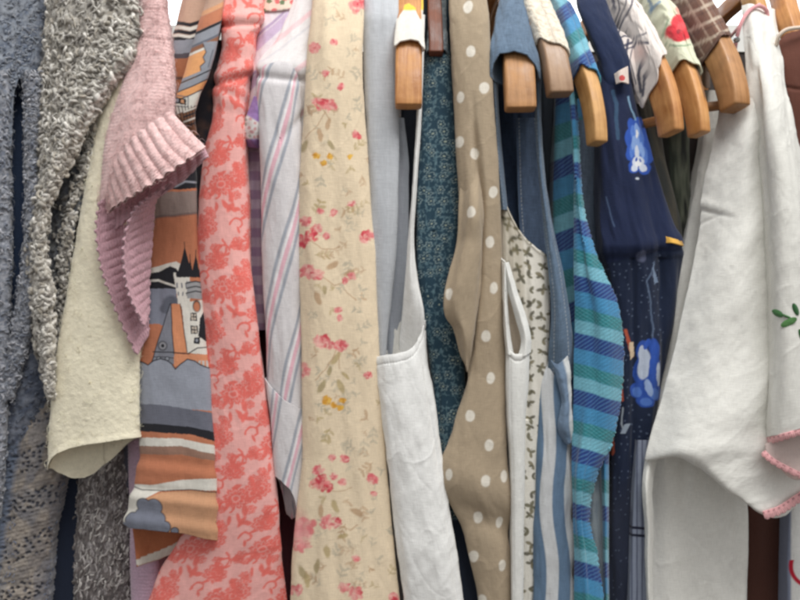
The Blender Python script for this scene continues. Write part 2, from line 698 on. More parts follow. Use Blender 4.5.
def hpath(pts):
    a = np.array(pts, float)
    Wp = wpos(a[:, 0], a[:, 1], a[:, 2])
    last = Wp[-1]
    neck = np.array([last[0] + (last[0] - Wp[0][0]) * 0.3, 205.0, max(last[2] + 30, 362.0)])
    seq = list(Wp) + [neck * 0.5 + last * 0.5 + np.array([0, 0, 12.0]), neck]
    far = [np.array([2 * neck[0] - q[0], 410 - q[1], q[2]]) for q in seq[:-1][::-1]]
    return seq, neck, far


def sheath(name, parent, mat, key, f0, f1, col, gap=1.6, sag=4.0, disp=None, slip=None, res=0.7, solid=1.4):
    """cloth wrapped round a hanger arm between two fractions of the visible arm; slip(angle) lengthens the hem"""
    pts, wd, th, yaw = HP[key]
    seq, neck, far = hpath(pts)
    n = 900
    A = crom(np.array(seq), np.linspace(0, 1, n))
    T = np.gradient(A, axis=0)
    T /= np.linalg.norm(T, axis=1, keepdims=True)
    a0 = np.array([math.cos(yaw), math.sin(yaw), 0.0])
    ax = a0 - T * (T @ a0)[:, None]
    ax /= np.linalg.norm(ax, axis=1, keepdims=True)
    nn = np.cross(T, ax)
    m = max(48, int(2 * (wd + th) / res))
    ang = np.linspace(-math.pi / 2, 1.5 * math.pi, m)          # starts and ends on the inner side of the arm
    ang = ang[::-1]
    cx = np.sign(np.cos(ang)) * np.abs(np.cos(ang)) ** .45
    cy = np.sign(np.sin(ang)) * np.abs(np.sin(ang)) ** .45     # cy < 0 is the outer face
    fs = f0 - (slip(ang) if slip else 0 * ang)
    nr = max(20, int((f1 - f0) * 260 / res))
    f = np.linspace(0, 1, nr)[:, None]
    idx = np.clip((fs[None] * (1 - f) + f1 * f), 0, 1) * (n - 1)
    ii = idx.astype(int)
    W = A[ii] + ax[ii] * ((cx * (wd / 2 + gap))[None] * np.ones_like(f))[..., None]
    inner = np.clip(cy, 0, 1)
    rad = np.where(cy < 0, cy * (th / 2 * 1.05 + gap), cy * (th / 2 + gap + sag))
    W = W + nn[ii] * (rad[None] * np.ones_like(f))[..., None]
    p = P()
    k = (F + W[..., 1]) / F
    p.px = 400 + W[..., 0] / k
    p.py = 300 - W[..., 2] / k
    p.d = W[..., 1]
    p.s = np.broadcast_to(cx[None], p.px.shape)
    p.fv = np.broadcast_to(1 - f, p.px.shape)
    p.fu = np.broadcast_to(np.linspace(0, 1, m)[None], p.px.shape)
    p.front = np.ones(p.px.shape, bool)
    du = np.linalg.norm(np.diff(W, axis=1), axis=-1)
    dv = np.linalg.norm(np.diff(W, axis=0), axis=-1)
    p.u = np.concatenate([np.zeros((nr, 1)), np.cumsum(du, 1)], 1)
    p.v = np.concatenate([np.zeros((1, m)), np.cumsum(dv, 0)], 0)
    N = normals(W)
    if np.mean(np.sum(N * (W - A[ii]), -1)) < 0:
        W = W[:, ::-1]
        for q in ('px', 'py', 'd', 's', 'fv', 'fu', 'u', 'v', 'front'):
            setattr(p, q, getattr(p, q)[:, ::-1])
    return finish(name, parent, mat, p, W, col, disp, True, solid)


HP = {
    'vest': ([(408.5, 107, 0), (408.5, 75, 6), (409, 40, 22), (409.5, 5, 52), (410, -30, 100)], 27, 17, 0.0),
    'teal': ([(436, 54, 26), (436, 44, 30), (435, 20, 40), (434, -10, 62), (433, -34, 104)], 15, 11, 0.0),
    'denim': ([(520.5, 110, 2), (519, 80, 8), (517, 50, 22), (514, 15, 50), (508, -26, 100)], 31, 17, 0.0),
    'dull': ([(560, 95, 0), (557, 75, 4), (550, 45, 18), (538, 14, 48), (524, -20, 98)], 25, 19, .15),
    'turq': ([(597, 144, 2), (595, 120, 5), (589, 90, 16), (579, 62, 34), (562, 16, 96)], 15, 22, .3),
    'line': ([(671, 134, 6), (668, 112, 9), (660, 84, 21), (647, 56, 42), (624, 14, 98)], 13, 30, .38),
    'poppy': ([(699, 135, 4), (696, 112, 8), (689, 86, 20), (679, 60, 40), (662, 16, 98)], 13, 24, .38),
    'plaid': ([(735, 109, 2), (732, 90, 6), (724, 64, 19), (713, 42, 38), (690, 0, 98)], 20, 28, .3),
    'blouse': ([(764, 40, 66), (758, 16, 72), (752, -2, 82), (745, -20, 104)], 15, 20, .3),
    'rust': ([(800, 60, 44), (793, 36, 50), (786, 14, 64), (778, -10, 100)], 18, 22, .3),
}


def hanger(label, key, mat, bar=None, name='clothes_hanger'):
    """pts: (x, y, depth) from the tip upward, the rest of the hanger follows behind"""
    pts, w, th, yaw = HP[key]
    seq, neck, far = hpath(pts)
    full = seq + far
    t = thing(name, label, 'clothes hanger', loc=tuple(neck * 0.001), group='wooden clothes hangers on the rail')
    n = len(full)
    wid = [w] * 4 + [w * 0.95] * max(1, n // 2 - 4) + [w * 0.8] * 2
    wid = wid + wid[::-1]
    sweep('shoulder_bar', t, mat, full, wid, [th * 0.85, th, th, th, th, th, th * 0.85], yaw=yaw)
    # hook
    hk = [neck + np.array([0, 0, 2.0]), neck + np.array([0, 0, 28.0])]
    for a_ in np.linspace(-0.5 * math.pi, 1.05 * math.pi, 10):
        hk.append(neck + np.array([0, 0, 52.0]) + 22 * np.array([0, math.cos(a_), math.sin(a_)]))
    sweep('hook', t, STEEL, hk, [3.4], [3.4], rx=1.0)
    if bar is not None:
        q = np.array(bar, float)
        sweep('trouser_bar', t, mat, wpos(q[:, 0], q[:, 1], q[:, 2]), [10], [10], rx=0.9)
    return t


GR = 'garments hanging side by side on the rack'


def garment(name, label, cat, x=400, y=-60, d=60, group=GR):
    w = wpos(np.array(float(x)), np.array(float(y)), np.array(float(d)))
    return thing(name, label, cat, loc=tuple(w * 0.001), group=group)


def slab(parent, mat, rows, col, bb=260, name='body'):
    """the unlit body of a garment running back from its visible edge"""
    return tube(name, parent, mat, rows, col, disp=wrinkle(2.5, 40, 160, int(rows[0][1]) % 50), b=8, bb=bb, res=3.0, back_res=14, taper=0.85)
# ============================================================================
# LEFT THIRD: knits, cream sleeve, pink cardigan, printed shirt
# ============================================================================
# ---- blue-grey fuzzy cardigan ------------------------------------------------
BG = [lin(152, 155, 164), lin(128, 133, 144), lin(174, 175, 182), lin(110, 116, 130)]


def knitbump(a=1.2, s=5, seed=0):
    return lambda p: a * 2 * (fbm(p.u / s, p.v / s, seed, 3) - 0.5) + 2.5 * (fbm(p.u / 30, p.v / 110, seed + 1, 2) - 0.5)


def mottled(cols, s=4.0, seed=0, sv=1.0):
    cols = np.array(cols)
    def f(p):
        n = fbm(p.u / s, p.v / (s * sv), seed, 3)
        n2 = fbm(p.u / (s * 7), p.v / (s * 9), seed + 9, 2)
        q = np.clip((n - 0.5) * 2.4 + 0.5 + (n2 - 0.5) * 0.8, 0, 0.999) * (len(cols) - 1)
        i = np.floor(q).astype(int)
        fr = (q - i)[..., None]
        return cols[i] * (1 - fr) + cols[i + 1] * fr
    return f


g = garment('fuzzy_cardigan', 'blue grey fuzzy knit cardigan with a dark slit opening at the far left', 'cardigan', 20)
cb = tube('body', g, WOOL, [(-60, -60, 50, 14), (0, -50, 47, 12), (50, -50, 42, 10), (90, -50, 38, 8), (170, -50, 38, 8)],
     mottled([lin(96, 106, 124), lin(128, 136, 150), lin(150, 156, 166)], 5, 3), knitbump(1.4, 5, 2), b=16, bb=120, res=1.0, hem=[(-1, 165), (0.33, 150), (0.4, 92), (0.5, 78), (0.62, 76), (0.74, 82), (0.8, 96), (0.86, 150), (1, 165)])
p = sheet('front_panel', g, WOOL, [[(24, 70, 22), (34, 72, 18), (46, 70, 26)], [(24, 160, 22), (33, 160, 18), (42, 160, 30)],
                               [(26, 260, 22), (34, 260, 18), (44, 260, 28)], [(14, 340, 22), (32, 340, 18), (52, 340, 26)],
                               [(6, 410, 24), (22, 405, 22), (46, 400, 32)], [(-4, 490, 30), (10, 480, 32), (26, 470, 40)]],
          mottled([lin(80, 88, 106), lin(106, 114, 130), lin(130, 136, 150)], 5, 8), knitbump(1.3, 5, 4))
e1 = tube('front_edge', g, WOOL, [(70, -14, 12, 4), (150, -16, 9, 2), (250, -18, 11, 2), (330, -20, 9, 4), (440, -20, 5, 6), (520, -24, -2, 8)],
          mottled(BG, 4, 5), knitbump(1.6, 5, 6), bb=20, res=1.2)
loops('yarn_curl', e1.obj, WOOL, e1, 800, BG, R=(1.2, 2.6), tr=0.9, seed=2)
e2 = tube('front_edge', g, WOOL, [(72, 24, 40, 4), (150, 25, 36, 2), (220, 25, 40, 3), (280, 19, 37, 4), (340, 9, 28, 6), (400, -6, 13, 8)],
          mottled(BG, 4, 9), knitbump(1.6, 5, 7), bb=16, res=1.2)
loops('yarn_curl', e2.obj, WOOL, e2, 950, BG, R=(1.2, 2.6), tr=0.9, seed=3)
loops('yarn_curl', cb.obj, WOOL, cb, 1100, [lin(112, 120, 136), lin(136, 143, 155), lin(154, 159, 168)], R=(1.0, 2.4), tr=0.7, seed=4, flat=.5, wt=lambda p: p.front * 1.0)
fuzz(cb, 800, BG, 36, lambda p: p.front * 1.0)
fuzz(e1, 500, BG, 31)
fuzz(e2, 600, BG, 32)
loops('yarn_curl', p.obj, WOOL, p, 500, [lin(100, 108, 124), lin(84, 92, 110)], R=(1.2, 2.2), tr=0.8, seed=5)
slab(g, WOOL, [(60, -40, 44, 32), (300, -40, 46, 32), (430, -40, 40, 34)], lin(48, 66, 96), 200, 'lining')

g = garment('crochet_top', 'beige and blue lacy crochet top below the fuzzy cardigan', 'knit top', 30, 350)


def lace(p):
    x, y = p.px + .16 * (p.py - 480), p.py
    w1, r1, _ = worley(x / 5.6 + 30, y / 5.0)
    row = np.clip((np.sin(y * 2 * math.pi / 46 + .06 * x) + .2) * 3, 0, 1)          # openwork rows between plain ones
    edge = np.clip((x - 60) / 8, 0, 1)
    return np.clip((.36 - w1) / .1, 0, 1) * row * (1 - edge) * (r1 > .2), edge, x, y


def crochet(p):
    hole, edge, x, y = lace(p)
    C = mottled([lin(122, 116, 113), lin(142, 134, 127), lin(160, 150, 140)], 8, 4)(p)
    b = np.clip((fbm(x / 14, y / 18, 3, 2) - 0.55) * 9, 0, 0.6)
    mixm(C, b * .6, lin(104, 110, 124))
    mixm(C, hole * .85, lin(66, 70, 84))
    mixm(C, edge * .8, lin(100, 106, 124))
    mixm(C, np.clip((16 - x) / 5, 0, 1), lin(100, 110, 128))
    mixm(C, np.clip((2 - x) / 3, 0, 1) * (np.sin(y / 3.2) > -0.2) * .8, lin(186, 188, 202))
    return C


def crochet_d(p):
    hole, edge, x, y = lace(p)
    return -2.2 * hole + .25 * np.sin(y * 1.5 + x * .4) + 1.6 * (fbm(x / 4, y / 4, 1, 3) - .5) * 2 - 2.5 * np.exp(-((x - 16) / 2.4) ** 2)


p = tube('body', g, WOOL, [(330, -30, 62, 34), (400, -30, 66, 30), (450, -30, 68, 26), (490, -30, 62, 26), (540, -30, 53, 28), (640, -30, 47, 30)],
         crochet, crochet_d, b=20, bb=140, res=0.9)
loops('yarn_curl', p.obj, WOOL, p, 500, [lin(104, 114, 138), lin(120, 126, 144)], wt=lambda p: ((p.s > 0.86) | (p.px < 16)) * 1.0, R=(1.0, 2.0), tr=0.45, seed=6)

g = garment('navy_jersey_dress', 'dark navy plain dress glimpsed below the cream sleeve', 'dress', 62, 430)
tube('body', g, COTTON, [(420, 40, 86, 62), (640, 38, 84, 62)], lin(34, 42, 60), wrinkle(2, 14, 120, 4), b=8, bb=200, res=1.6)

# ---- grey boucle cardigan ----------------------------------------------------
BOU = [lin(208, 204, 196), lin(184, 179, 170), lin(160, 155, 147), lin(226, 222, 215), lin(138, 133, 127), lin(176, 169, 157)]
g = garment('boucle_cardigan', 'grey and white loopy boucle cardigan with its front edge folded open', 'cardigan', 80)


def bou_d(p):
    return 3.2 * (fbm(p.u / 6, p.v / 7, 3, 3) - 0.5) * 2 + 6 * (fbm(p.u / 26, p.v / 60, 8, 2) - 0.5)


def G(rows, d):
    """rows (y, [x...]) -> grid with depth list per column"""
    return [[(x, y + (dy if not np.isscalar(dy) else 0), dd) for x, dd, dy in zip(xs, d, [0] * len(xs))] for y, xs in rows]


p = sheet('front', g, WOOL, G([(-40, (50, 66, 96, 122, 138)), (0, (47, 66, 94, 120, 138)), (40, (45, 62, 92, 120, 139)), (64, (44, 60, 86, 114, 131)), (86, (42, 56, 76, 98, 112)),
                           (110, (39, 52, 68, 84, 98)), (135, (37, 48, 60, 72, 83)), (160, (35, 44, 52, 60, 70)), (200, (30, 36, 42, 47, 53)), (250, (27, 32, 37, 42, 47)),
                           (300, (30, 35, 40, 45, 51)), (350, (37, 41, 45, 49, 54)), (396, (48, 49, 50, 51, 53))], (14, 2, -6, -6, 4)),
          mottled(BOU, 3.6, 2), bou_d, res=1.1, solid=2.5)
loops('yarn_curl', p.obj, WOOL, p, 2300, BOU, R=(1.7, 3.6), tr=1.6, seed=11, out=1.0,
      wt=lambda p: 0.35 + 2.2 * np.exp(-((p.fu - np.where(p.px > 100, .75, .85)) / 0.25) ** 2) * (p.py > 20))
# long vertical strands on the upper left
loops('yarn_strand', p.obj, WOOL, p, 900, BOU, R=(2.5, 5.5), tr=0.95, seed=12, out=0.1, flat=.3, align=(0.15, 0, 1.0), wt=lambda p: (p.fu < 0.55) * (p.py < 150) + 0.05)
loops('yarn_braid', p.obj, None, p, 240, [BOU[0], BOU[1], BOU[3]], R=(2.8, 4.6), tr=2.1, seed=15, out=.6, seg=12, sides=7, wt=lambda p: np.exp(-((p.fu - .9) / .07) ** 2) * (p.py > -10))
loops('yarn_braid', p.obj, None, p, 200, [BOU[0], BOU[1], BOU[2], BOU[3]], R=(2.6, 4.4), tr=1.8, seed=16, out=.4, seg=12, sides=7, wt=lambda p: (p.py > 60) * 1.0)
fuzz(p, 1100, [BOU[0], BOU[3]], 33)
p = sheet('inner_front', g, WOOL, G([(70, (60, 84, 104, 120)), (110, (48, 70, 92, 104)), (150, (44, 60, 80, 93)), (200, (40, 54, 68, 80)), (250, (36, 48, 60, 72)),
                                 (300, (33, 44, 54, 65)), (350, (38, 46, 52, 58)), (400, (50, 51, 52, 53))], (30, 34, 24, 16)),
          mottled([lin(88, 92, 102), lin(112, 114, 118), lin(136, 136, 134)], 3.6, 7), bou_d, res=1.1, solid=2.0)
loops('yarn_curl', p.obj, WOOL, p, 1000, BOU, R=(1.6, 3.4), tr=1.45, seed=13, out=1.0, wt=lambda p: np.exp(-((p.fu - .86) / 0.14) ** 2) + 0.02)
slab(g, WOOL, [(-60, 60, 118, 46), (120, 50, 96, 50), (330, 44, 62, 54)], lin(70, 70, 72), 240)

g = garment('flecked_wool_jumper', 'dark grey white flecked wool jumper hanging under the cream sleeve', 'jumper', 100, 400)
FL = [lin(88, 82, 82), lin(120, 112, 110), lin(98, 92, 92), lin(178, 172, 172), lin(112, 106, 106)]
p = tube('sleeve', g, WOOL, [(390, 78, 126, 66), (450, 73, 126, 62), (520, 72, 130, 56), (640, 70, 134, 54)],
         mottled(FL, 3.2, 21, 2.6), lambda p: 2.6 * (fbm(p.u / 4.5, p.v / 10, 4, 3) - .5) * 2, b=16, bb=60, res=0.9)
loops('yarn_strand', p.obj, WOOL, p, 1700, [lin(186, 180, 178), lin(120, 112, 110), lin(98, 90, 90), lin(205, 200, 196), lin(140, 132, 130)], R=(2.0, 5.0), tr=0.9, flat=.22, seed=14, out=0.0, align=(0.3, 0, 1))
tube('back_panel', g, WOOL, [(400, 118, 136, 70), (640, 124, 142, 68)], lin(96, 98, 112), wrinkle(1, 8, 60), bb=160, res=1.6)

# ---- cream felt sleeve -------------------------------------------------------
g = garment('cream_felt_coat', 'plain cream felted wool coat with one wide sleeve hanging open at the cuff', 'coat', 100, 60)
CR = lin(241, 233, 208)
fs = tube('sleeve', g, FELT, [(40, 112, 150, 8), (110, 99, 150, 6), (160, 90, 148, 4), (200, 82, 146, 2), (250, 74, 144, 0), (300, 66, 143, -2), (350, 58, 142, -3),
                        (400, 53, 141, -4), (440, 50, 141, -4), (462, 50, 141, -4), (482, 56, 141, -4)],
     lambda p: base(p, CR) * (0.94 + 0.12 * fbm(p.u / 5, p.v / 5, 2, 3))[..., None],
     lambda p: 3.0 * (fbm(p.u / 40, p.v / 120, 5, 2) - .5) * 2 + .9 * (fbm(p.u / 14, p.v / 26, 16, 3) - .5) * 2 + 0.5 * (fbm(p.u / 3, p.v / 3, 6, 2) - .5) + 0.9 * np.clip(fbm(p.u / 2.2, p.v / 2.2, 26, 2) - .7, 0, 1) * 3 + 1.4 * np.exp(-((p.fv - 1) / 0.012) ** 2),
     b=13, bb=22, res=1.0, back_res=1.4, solid=2.0, full=True,
     hem=[(-1, 468), (-0.97, 464), (-0.9, 458), (-0.78, 453), (-0.5, 448), (0, 443), (0.5, 439), (1, 437)],
     hemb=[(-1, 468), (-0.97, 474), (-0.85, 481), (-0.6, 482), (-0.3, 478), (0.2, 463), (0.6, 449), (1, 437)])
loops('pill', fs.obj, None, fs, 50, [lin(236, 228, 200), lin(228, 219, 188)], R=(.5, 1.0), tr=.3, seed=37, out=.3, wt=lambda p: p.front * 1.0)
fuzz(fs, 450, [lin(240, 232, 206)], 34, lambda p: p.front * (.3 + np.abs(p.s) ** 6 * 4))
slab(g, FELT, [(60, 104, 140, 70), (400, 76, 136, 72)], CR, 220)

# ---- pink cardigan -----------------------------------------------------------
g = garment('pink_cardigan', 'pale pink hand knitted cardigan with a deep ribbed cuff and ribbed front bands', 'cardigan', 150)
PK = lin(234, 198, 196)
PM = lin(196, 156, 166)  # the pink with shade mixed in, for cuff inside and front bands


def stock(p):
    a = p.u / 4.2
    fr = np.abs(a - np.floor(a) - 0.5) * 2
    return 0.75 * np.sqrt(np.clip(1 - np.abs(fr - 0.5) * 2, 0, 1)) * (0.55 + 0.45 * np.sin(2 * math.pi * (p.v / 3.6 + 0.45 * fr))) + 2.4 * (fbm(p.u / 25, p.v / 50, 3, 2) - .5) \
        - 1.2 * np.exp(-((p.py - 38 - 0.1 * (p.px - 150)) / 1.6) ** 2) - 1.2 * np.exp(-((p.py - 9) / 1.6) ** 2)


def pkc(c):
    return lambda p: base(p, c) * (0.93 + 0.14 * fbm(p.u / 2.2, p.v / 2.2, 5, 2))[..., None]


pks = tube('sleeve', g, WOOL, [(-40, 140, 164, 20), (0, 137, 166, 8), (40, 133, 172, 0), (80, 124, 175, -8), (112, 113, 175, -14), (150, 104, 172, -16), (200, 99, 150, -16)],
     pkc(PK), stock, b=16, bb=30, res=0.7, hem=[(-1, 210), (-.7, 196), (-0.3, 158), (0.1, 134), (0.6, 122), (1, 116)])
fuzz(pks, 900, [lin(230, 194, 192)], 35, lambda p: p.front * 1.0)
seam = [(109, 200, -8), (111, 178, -20), (120, 156, -30), (134, 138, -36), (152, 124, -36), (172, 112, -28)]
mid = [(109, 208, -10), (116, 194, -26), (130, 178, -40), (148, 163, -46), (168, 149, -46), (190, 131, -36)]
edg = [(109, 213, -8), (119, 204, -28), (137, 193, -44), (160, 179, -52), (184, 163, -52), (206, 147, -42)]


def rib(n, axis='fu', a=2.3):
    def f(p):
        q = getattr(p, axis) * n
        return a * np.abs(np.sin(math.pi * q)) ** 0.7 + 0.08 * np.sin(2 * math.pi * getattr(p, 'fv' if axis == 'fu' else 'fu') * 9) + 1.0 * (fbm(p.u / 3, p.v / 3, 4, 2) - .5) + 1.2 * (fbm(p.u / 12, p.v / 12, 14, 2) - .5) + .35 * np.cos(2 * math.pi * ((p.v if axis == 'fu' else p.u) / 3.0 + 1.2 * np.abs(np.mod(q, 1) - .5))) + 0.9 * np.exp(-((getattr(p, 'fv' if axis == 'fu' else 'fu') - (1 if axis == 'fu' else 0)) / .06) ** 2)
    return f


def zig(axis, n, amp, side=1):
    """scalloped knitted edge"""
    def f(p):
        q = getattr(p, axis) * n
        other = getattr(p, 'fv' if axis == 'fu' else 'fu')
        e = np.clip((other - 0.72) / 0.28, 0, 1) if side > 0 else np.clip((0.28 - other) / 0.28, 0, 1)
        z = np.abs(np.sin(math.pi * q)) * amp * e
        if axis == 'fu':
            p.py += z
        else:
            p.px += z * side
    return f


cf = sheet('cuff', g, WOOL, [seam, mid, edg], pkc(PK), rib(11, 'fu', 2.9), res=0.6, solid=2.5, warp=zig('fu', 12, 2.0))
fuzz(cf, 300, [lin(230, 194, 192)], 38)
inn0 = [(108, 206, 4), (122, 198, -6), (138, 190, -14), (160, 176, -20), (183, 162, -24), (205, 148, -34)]
inn1 = [(112, 234, 0), (123, 223, -6), (138, 211, -14), (160, 195, -22), (185, 178, -30), (208, 155, -38)]
sheet('cuff_inside', g, WOOL, [inn0, inn1], pkc(PM), rib(12), res=0.7, solid=2.0, warp=zig('fu', 12, 2.0))
sheet('front_band', g, WOOL, [[(101, 200, -14), (116, 194, 0), (150, 182, 8)], [(97, 230, -16), (116, 222, -2), (146, 210, 8)], [(101, 262, -16), (118, 255, -2), (142, 246, 8)],
                             [(109, 290, -14), (125, 282, 0), (146, 276, 8)], [(121, 320, -12), (132, 312, 0), (148, 304, 8)], [(138, 355, -8), (143, 345, 0), (149, 336, 6)]],
      pkc(PM), rib(17, 'fv', 1.5), res=0.7, solid=2.5, warp=zig('fv', 17, 2.0, -1))
sheet('front_band', g, WOOL, [[(176, 180, -26), (182, 176, -20), (194, 168, -8)], [(150, 197, -32), (160, 194, -22), (170, 186, -6)], [(134, 212, -34), (146, 208, -22), (156, 200, -4)],
                             [(125, 240, -34), (138, 232, -20), (153, 226, -4)], [(125, 270, -32), (138, 262, -18), (151, 256, -2)], [(131, 298, -28), (140, 292, -14), (149, 286, 0)],
                             [(145, 326, -20), (147, 320, -8), (149, 314, 0)]],
      pkc(PM), rib(19, 'fv', 1.5), res=0.7, solid=2.5, warp=zig('fv', 19, 2.0, -1))
tube('body', g, WOOL, [(430, 128, 158, 40), (640, 132, 162, 40)], pkc(lin(196, 166, 186)), stock, b=10, bb=200, res=0.9)

# ---- printed shirt -----------------------------------------------------------
OR, OL, GY, GD, BK, WH, BR, TN = lin(184, 118, 88), lin(206, 152, 114), lin(142, 145, 154), lin(100, 103, 114), lin(34, 34, 40), lin(216, 212, 203), lin(140, 96, 72), lin(188, 154, 134)


def shoulder_print(p):
    x, y = p.px, p.py
    C = base(p, lin(165, 108, 78))
    poly(C, x, y, [(160, -70), (230, -70), (230, 23), (160, 23)], TN)
    for k, (a, c) in enumerate([(22, BK), (26, WH), (30, BK), (34, WH), (37, BK)]):
        stroke(C, x, y, [(160, a + 3), (178, a + 1), (190, a + 3), (204, a - 2), (220, a - 2)], 3.6, c)
    poly(C, x, y, [(160, 41), (205, 38), (205, 52), (160, 54)], GY)
    poly(C, x, y, [(160, 54), (205, 52), (205, 57), (160, 59)], lin(84, 78, 84))
    stroke(C, x, y, [(160, 79), (200, 77)], 3, lin(104, 74, 62))
    poly(C, x, y, [(160, 101), (200, 101), (200, 160), (160, 160)], BK)
    return C


def arm_print(p):
    x, y = p.px, p.py
    q = y + 0.45 * (x - 200)
    C = base(p, GY)
    def band(a, b, c, al=1):
        m = np.clip(np.minimum(q - a, b - q) / 0.7 + 0.5, 0, 1) * al
        mixm(C, m, c)
    band(-90, 12, TN)
    band(12, 17, OL)
    band(17, 30, OR)
    band(30, 33, BK)
    band(33, 42, GY)
    band(42, 44.5, GD)
    band(44.5, 49, BR)
    band(49, 51.5, WH)
    band(51.5, 80, lin(222, 160, 108))
    # grey jagged side of the orange patch
    poly(C, x, y, [(203, 42), (206, 52), (203, 57), (205, 62), (200, 66), (201, 72), (196, 78), (230, 84), (230, 40)], GY)
    stroke(C, x, y, [(203, 44), (206, 52), (203, 57), (205, 62), (200, 66), (201, 72), (196, 78)], 0.9, BK)
    stroke(C, x, y, [(213, 50), (206, 75), (201, 90)], 1.0, GD)
    band(71, 74, GY)
    band(74, 75.5, BK)
    band(75.5, 82, GY)
    band(82, 83.2, BK)
    band(83.2, 90, lin(226, 160, 104))
    band(90, 91.2, BK)
    band(91.2, 104, WH)
    poly(C, x, y, [(174, 97), (186, 99), (186, 105), (174, 103)], BK)
    poly(C, x, y, [(176, 99), (179, 99), (179, 102), (176, 102)], GY)
    poly(C, x, y, [(181, 99.5), (184, 100), (184, 103.5), (181, 103)], OL)
    stroke(C, x, y, [(172, 95), (188, 97), (188, 107), (173, 106)], 1.0, GD)
    band(104, 160, lin(118, 82, 60))
    for k in range(8):
        stroke(C, x, y, [(172 + 3.2 * k, 106), (176 + 3.2 * k, 126)], 1.0, lin(60, 44, 40))
    for k in range(4):
        stroke(C, x, y, [(184, 112 + k * 5), (200, 106 + k * 5)], 1.6, BK if k % 2 else WH)
    return C


def town_print(p):
    x, y = p.px + 1.2 * (fbm(p.px / 14, p.py / 14, 3, 2) - .5), p.py + 1.6 * (fbm(p.px / 18, p.py / 18, 6, 2) - .5)
    C = base(p, OR)
    # upper sky bands
    poly(C, x, y, [(140, 150), (215, 150), (215, 186), (140, 192)], BK)
    stroke(C, x, y, [(150, 190), (175, 186), (185, 181), (200, 182)], 2.0, GY)
    poly(C, x, y, [(140, 194), (180, 191), (215, 189), (215, 212), (180, 215), (140, 220)], lin(140, 124, 118))
    stroke(C, x, y, [(140, 219), (180, 215), (215, 211)], 3, lin(104, 84, 82), 0.6)
    # the hill, white rim and cloud
    poly(C, x, y, [(140, 270), (152, 268), (176, 261), (184, 266), (184, 276), (140, 280)], WH)
    poly(C, x, y, [(140, 275), (158, 272), (170, 266), (176, 268), (182, 276), (182, 292), (140, 292)], BK)
    stroke(C, x, y, [(148, 281), (158, 280), (166, 283), (176, 286)], 2.2, WH)
    poly(C, x, y, [(138, 288), (176, 289), (176, 318), (166, 326), (138, 324)], lin(132, 136, 150))
    ell(C, x, y, 172, 304, 10, 8, 0.2, lin(96, 100, 112))
    ell(C, x, y, 166, 309, 7, 5, 0, lin(96, 100, 112))
    # town wall towers
    poly(C, x, y, [(174, 275), (190, 275), (190, 306), (178, 306)], WH)
    for k in range(5):
        poly(C, x, y, [(174 + 3.4 * k, 272), (176 + 3.4 * k, 272), (176 + 3.4 * k, 276), (174 + 3.4 * k, 276)], WH)
    for k in range(3):
        stroke(C, x, y, [(177 + 4.4 * k, 283), (177 + 4.4 * k, 287)], 1.3, GD)
        stroke(C, x, y, [(178 + 4.4 * k, 292), (178 + 4.4 * k, 295)], 1.2, GD)
    poly(C, x, y, [(186, 281), (206, 281), (206, 300), (187, 298)], lin(150, 150, 152))
    for k in range(3):
        stroke(C, x, y, [(186, 283 + 5 * k), (196, 281 + 5 * k), (206, 283 + 5 * k)], 1.2, BK)
    # spires
    for cx, ty, w in ((184.5, 246, 8), (190, 258, 4), (196, 254, 5), (202, 262, 5)):
        poly(C, x, y, [(cx, ty), (cx - w, 277), (cx + w, 277)], BK)
        stroke(C, x, y, [(cx, ty - 4), (cx, ty + 4)], 0.8, BK)
    # foreground: orange field, gable, column, tower
    poly(C, x, y, [(138, 324), (160, 324), (156, 366), (138, 366)], OR)
    poly(C, x, y, [(169, 304), (151, 364), (175, 364), (172, 306)], lin(128, 130, 140))
    poly(C, x, y, [(170, 304), (180, 304), (187, 352), (174, 354)], lin(212, 142, 104))
    poly(C, x, y, [(181, 303), (216, 298), (216, 356), (187, 353)], WH)
    stroke(C, x, y, [(169, 304), (151, 364)], 0.9, BK)
    stroke(C, x, y, [(170, 304), (174, 354)], 0.9, BK)
    stroke(C, x, y, [(180, 304), (187, 352)], 0.9, BK)
    ell(C, x, y, 162.5, 346, 4.6, 4.6, 0, BK)
    ell(C, x, y, 162.5, 346, 3.6, 3.6, 0, lin(150, 150, 156))
    ell(C, x, y, 162.5, 346, 1.6, 1.8, 0, BK)
    ell(C, x, y, 197, 306, 4.2, 6, 0, BK)
    ell(C, x, y, 197, 306.6, 3.2, 4.8, 0, OR)
    for (wx, wy) in ((190, 313), (190.5, 326)):
        poly(C, x, y, [(wx, wy), (wx + 7, wy), (wx + 7, wy + 8), (wx, wy + 8)], BK)
        for i in (0, 1):
            for j in (0, 1):
                poly(C, x, y, [(wx + .9 + 3 * i, wy + .9 + 3.6 * j), (wx + 3.1 + 3 * i, wy + .9 + 3.6 * j), (wx + 3.1 + 3 * i, wy + 3.5 + 3.6 * j), (wx + .9 + 3 * i, wy + 3.5 + 3.6 * j)], lin(190, 178, 164))
    poly(C, x, y, [(200, 318), (206, 308), (216, 306), (216, 346), (206, 341), (198, 336)], BK)
    poly(C, x, y, [(194, 338), (200, 337), (200, 344), (194, 344)], BK)
    ell(C, x, y, 197, 340.5, 1.4, 1.6, 0, GY)
    stroke(C, x, y, [(153, 352), (172, 352.5), (188, 354), (198, 348), (214, 347)], 1.1, BK)
    stroke(C, x, y, [(153, 357), (174, 358)], 0.8, BK)
    poly(C, x, y, [(174, 354), (214, 355), (214, 366), (174, 366)], lin(208, 140, 104))
    for (cx, cy) in ((158, 359), (167, 359)):
        ell(C, x, y, cx, cy, 2.4, 2.4, 0, BK)
        ell(C, x, y, cx, cy, 1.6, 1.6, 0, GY)
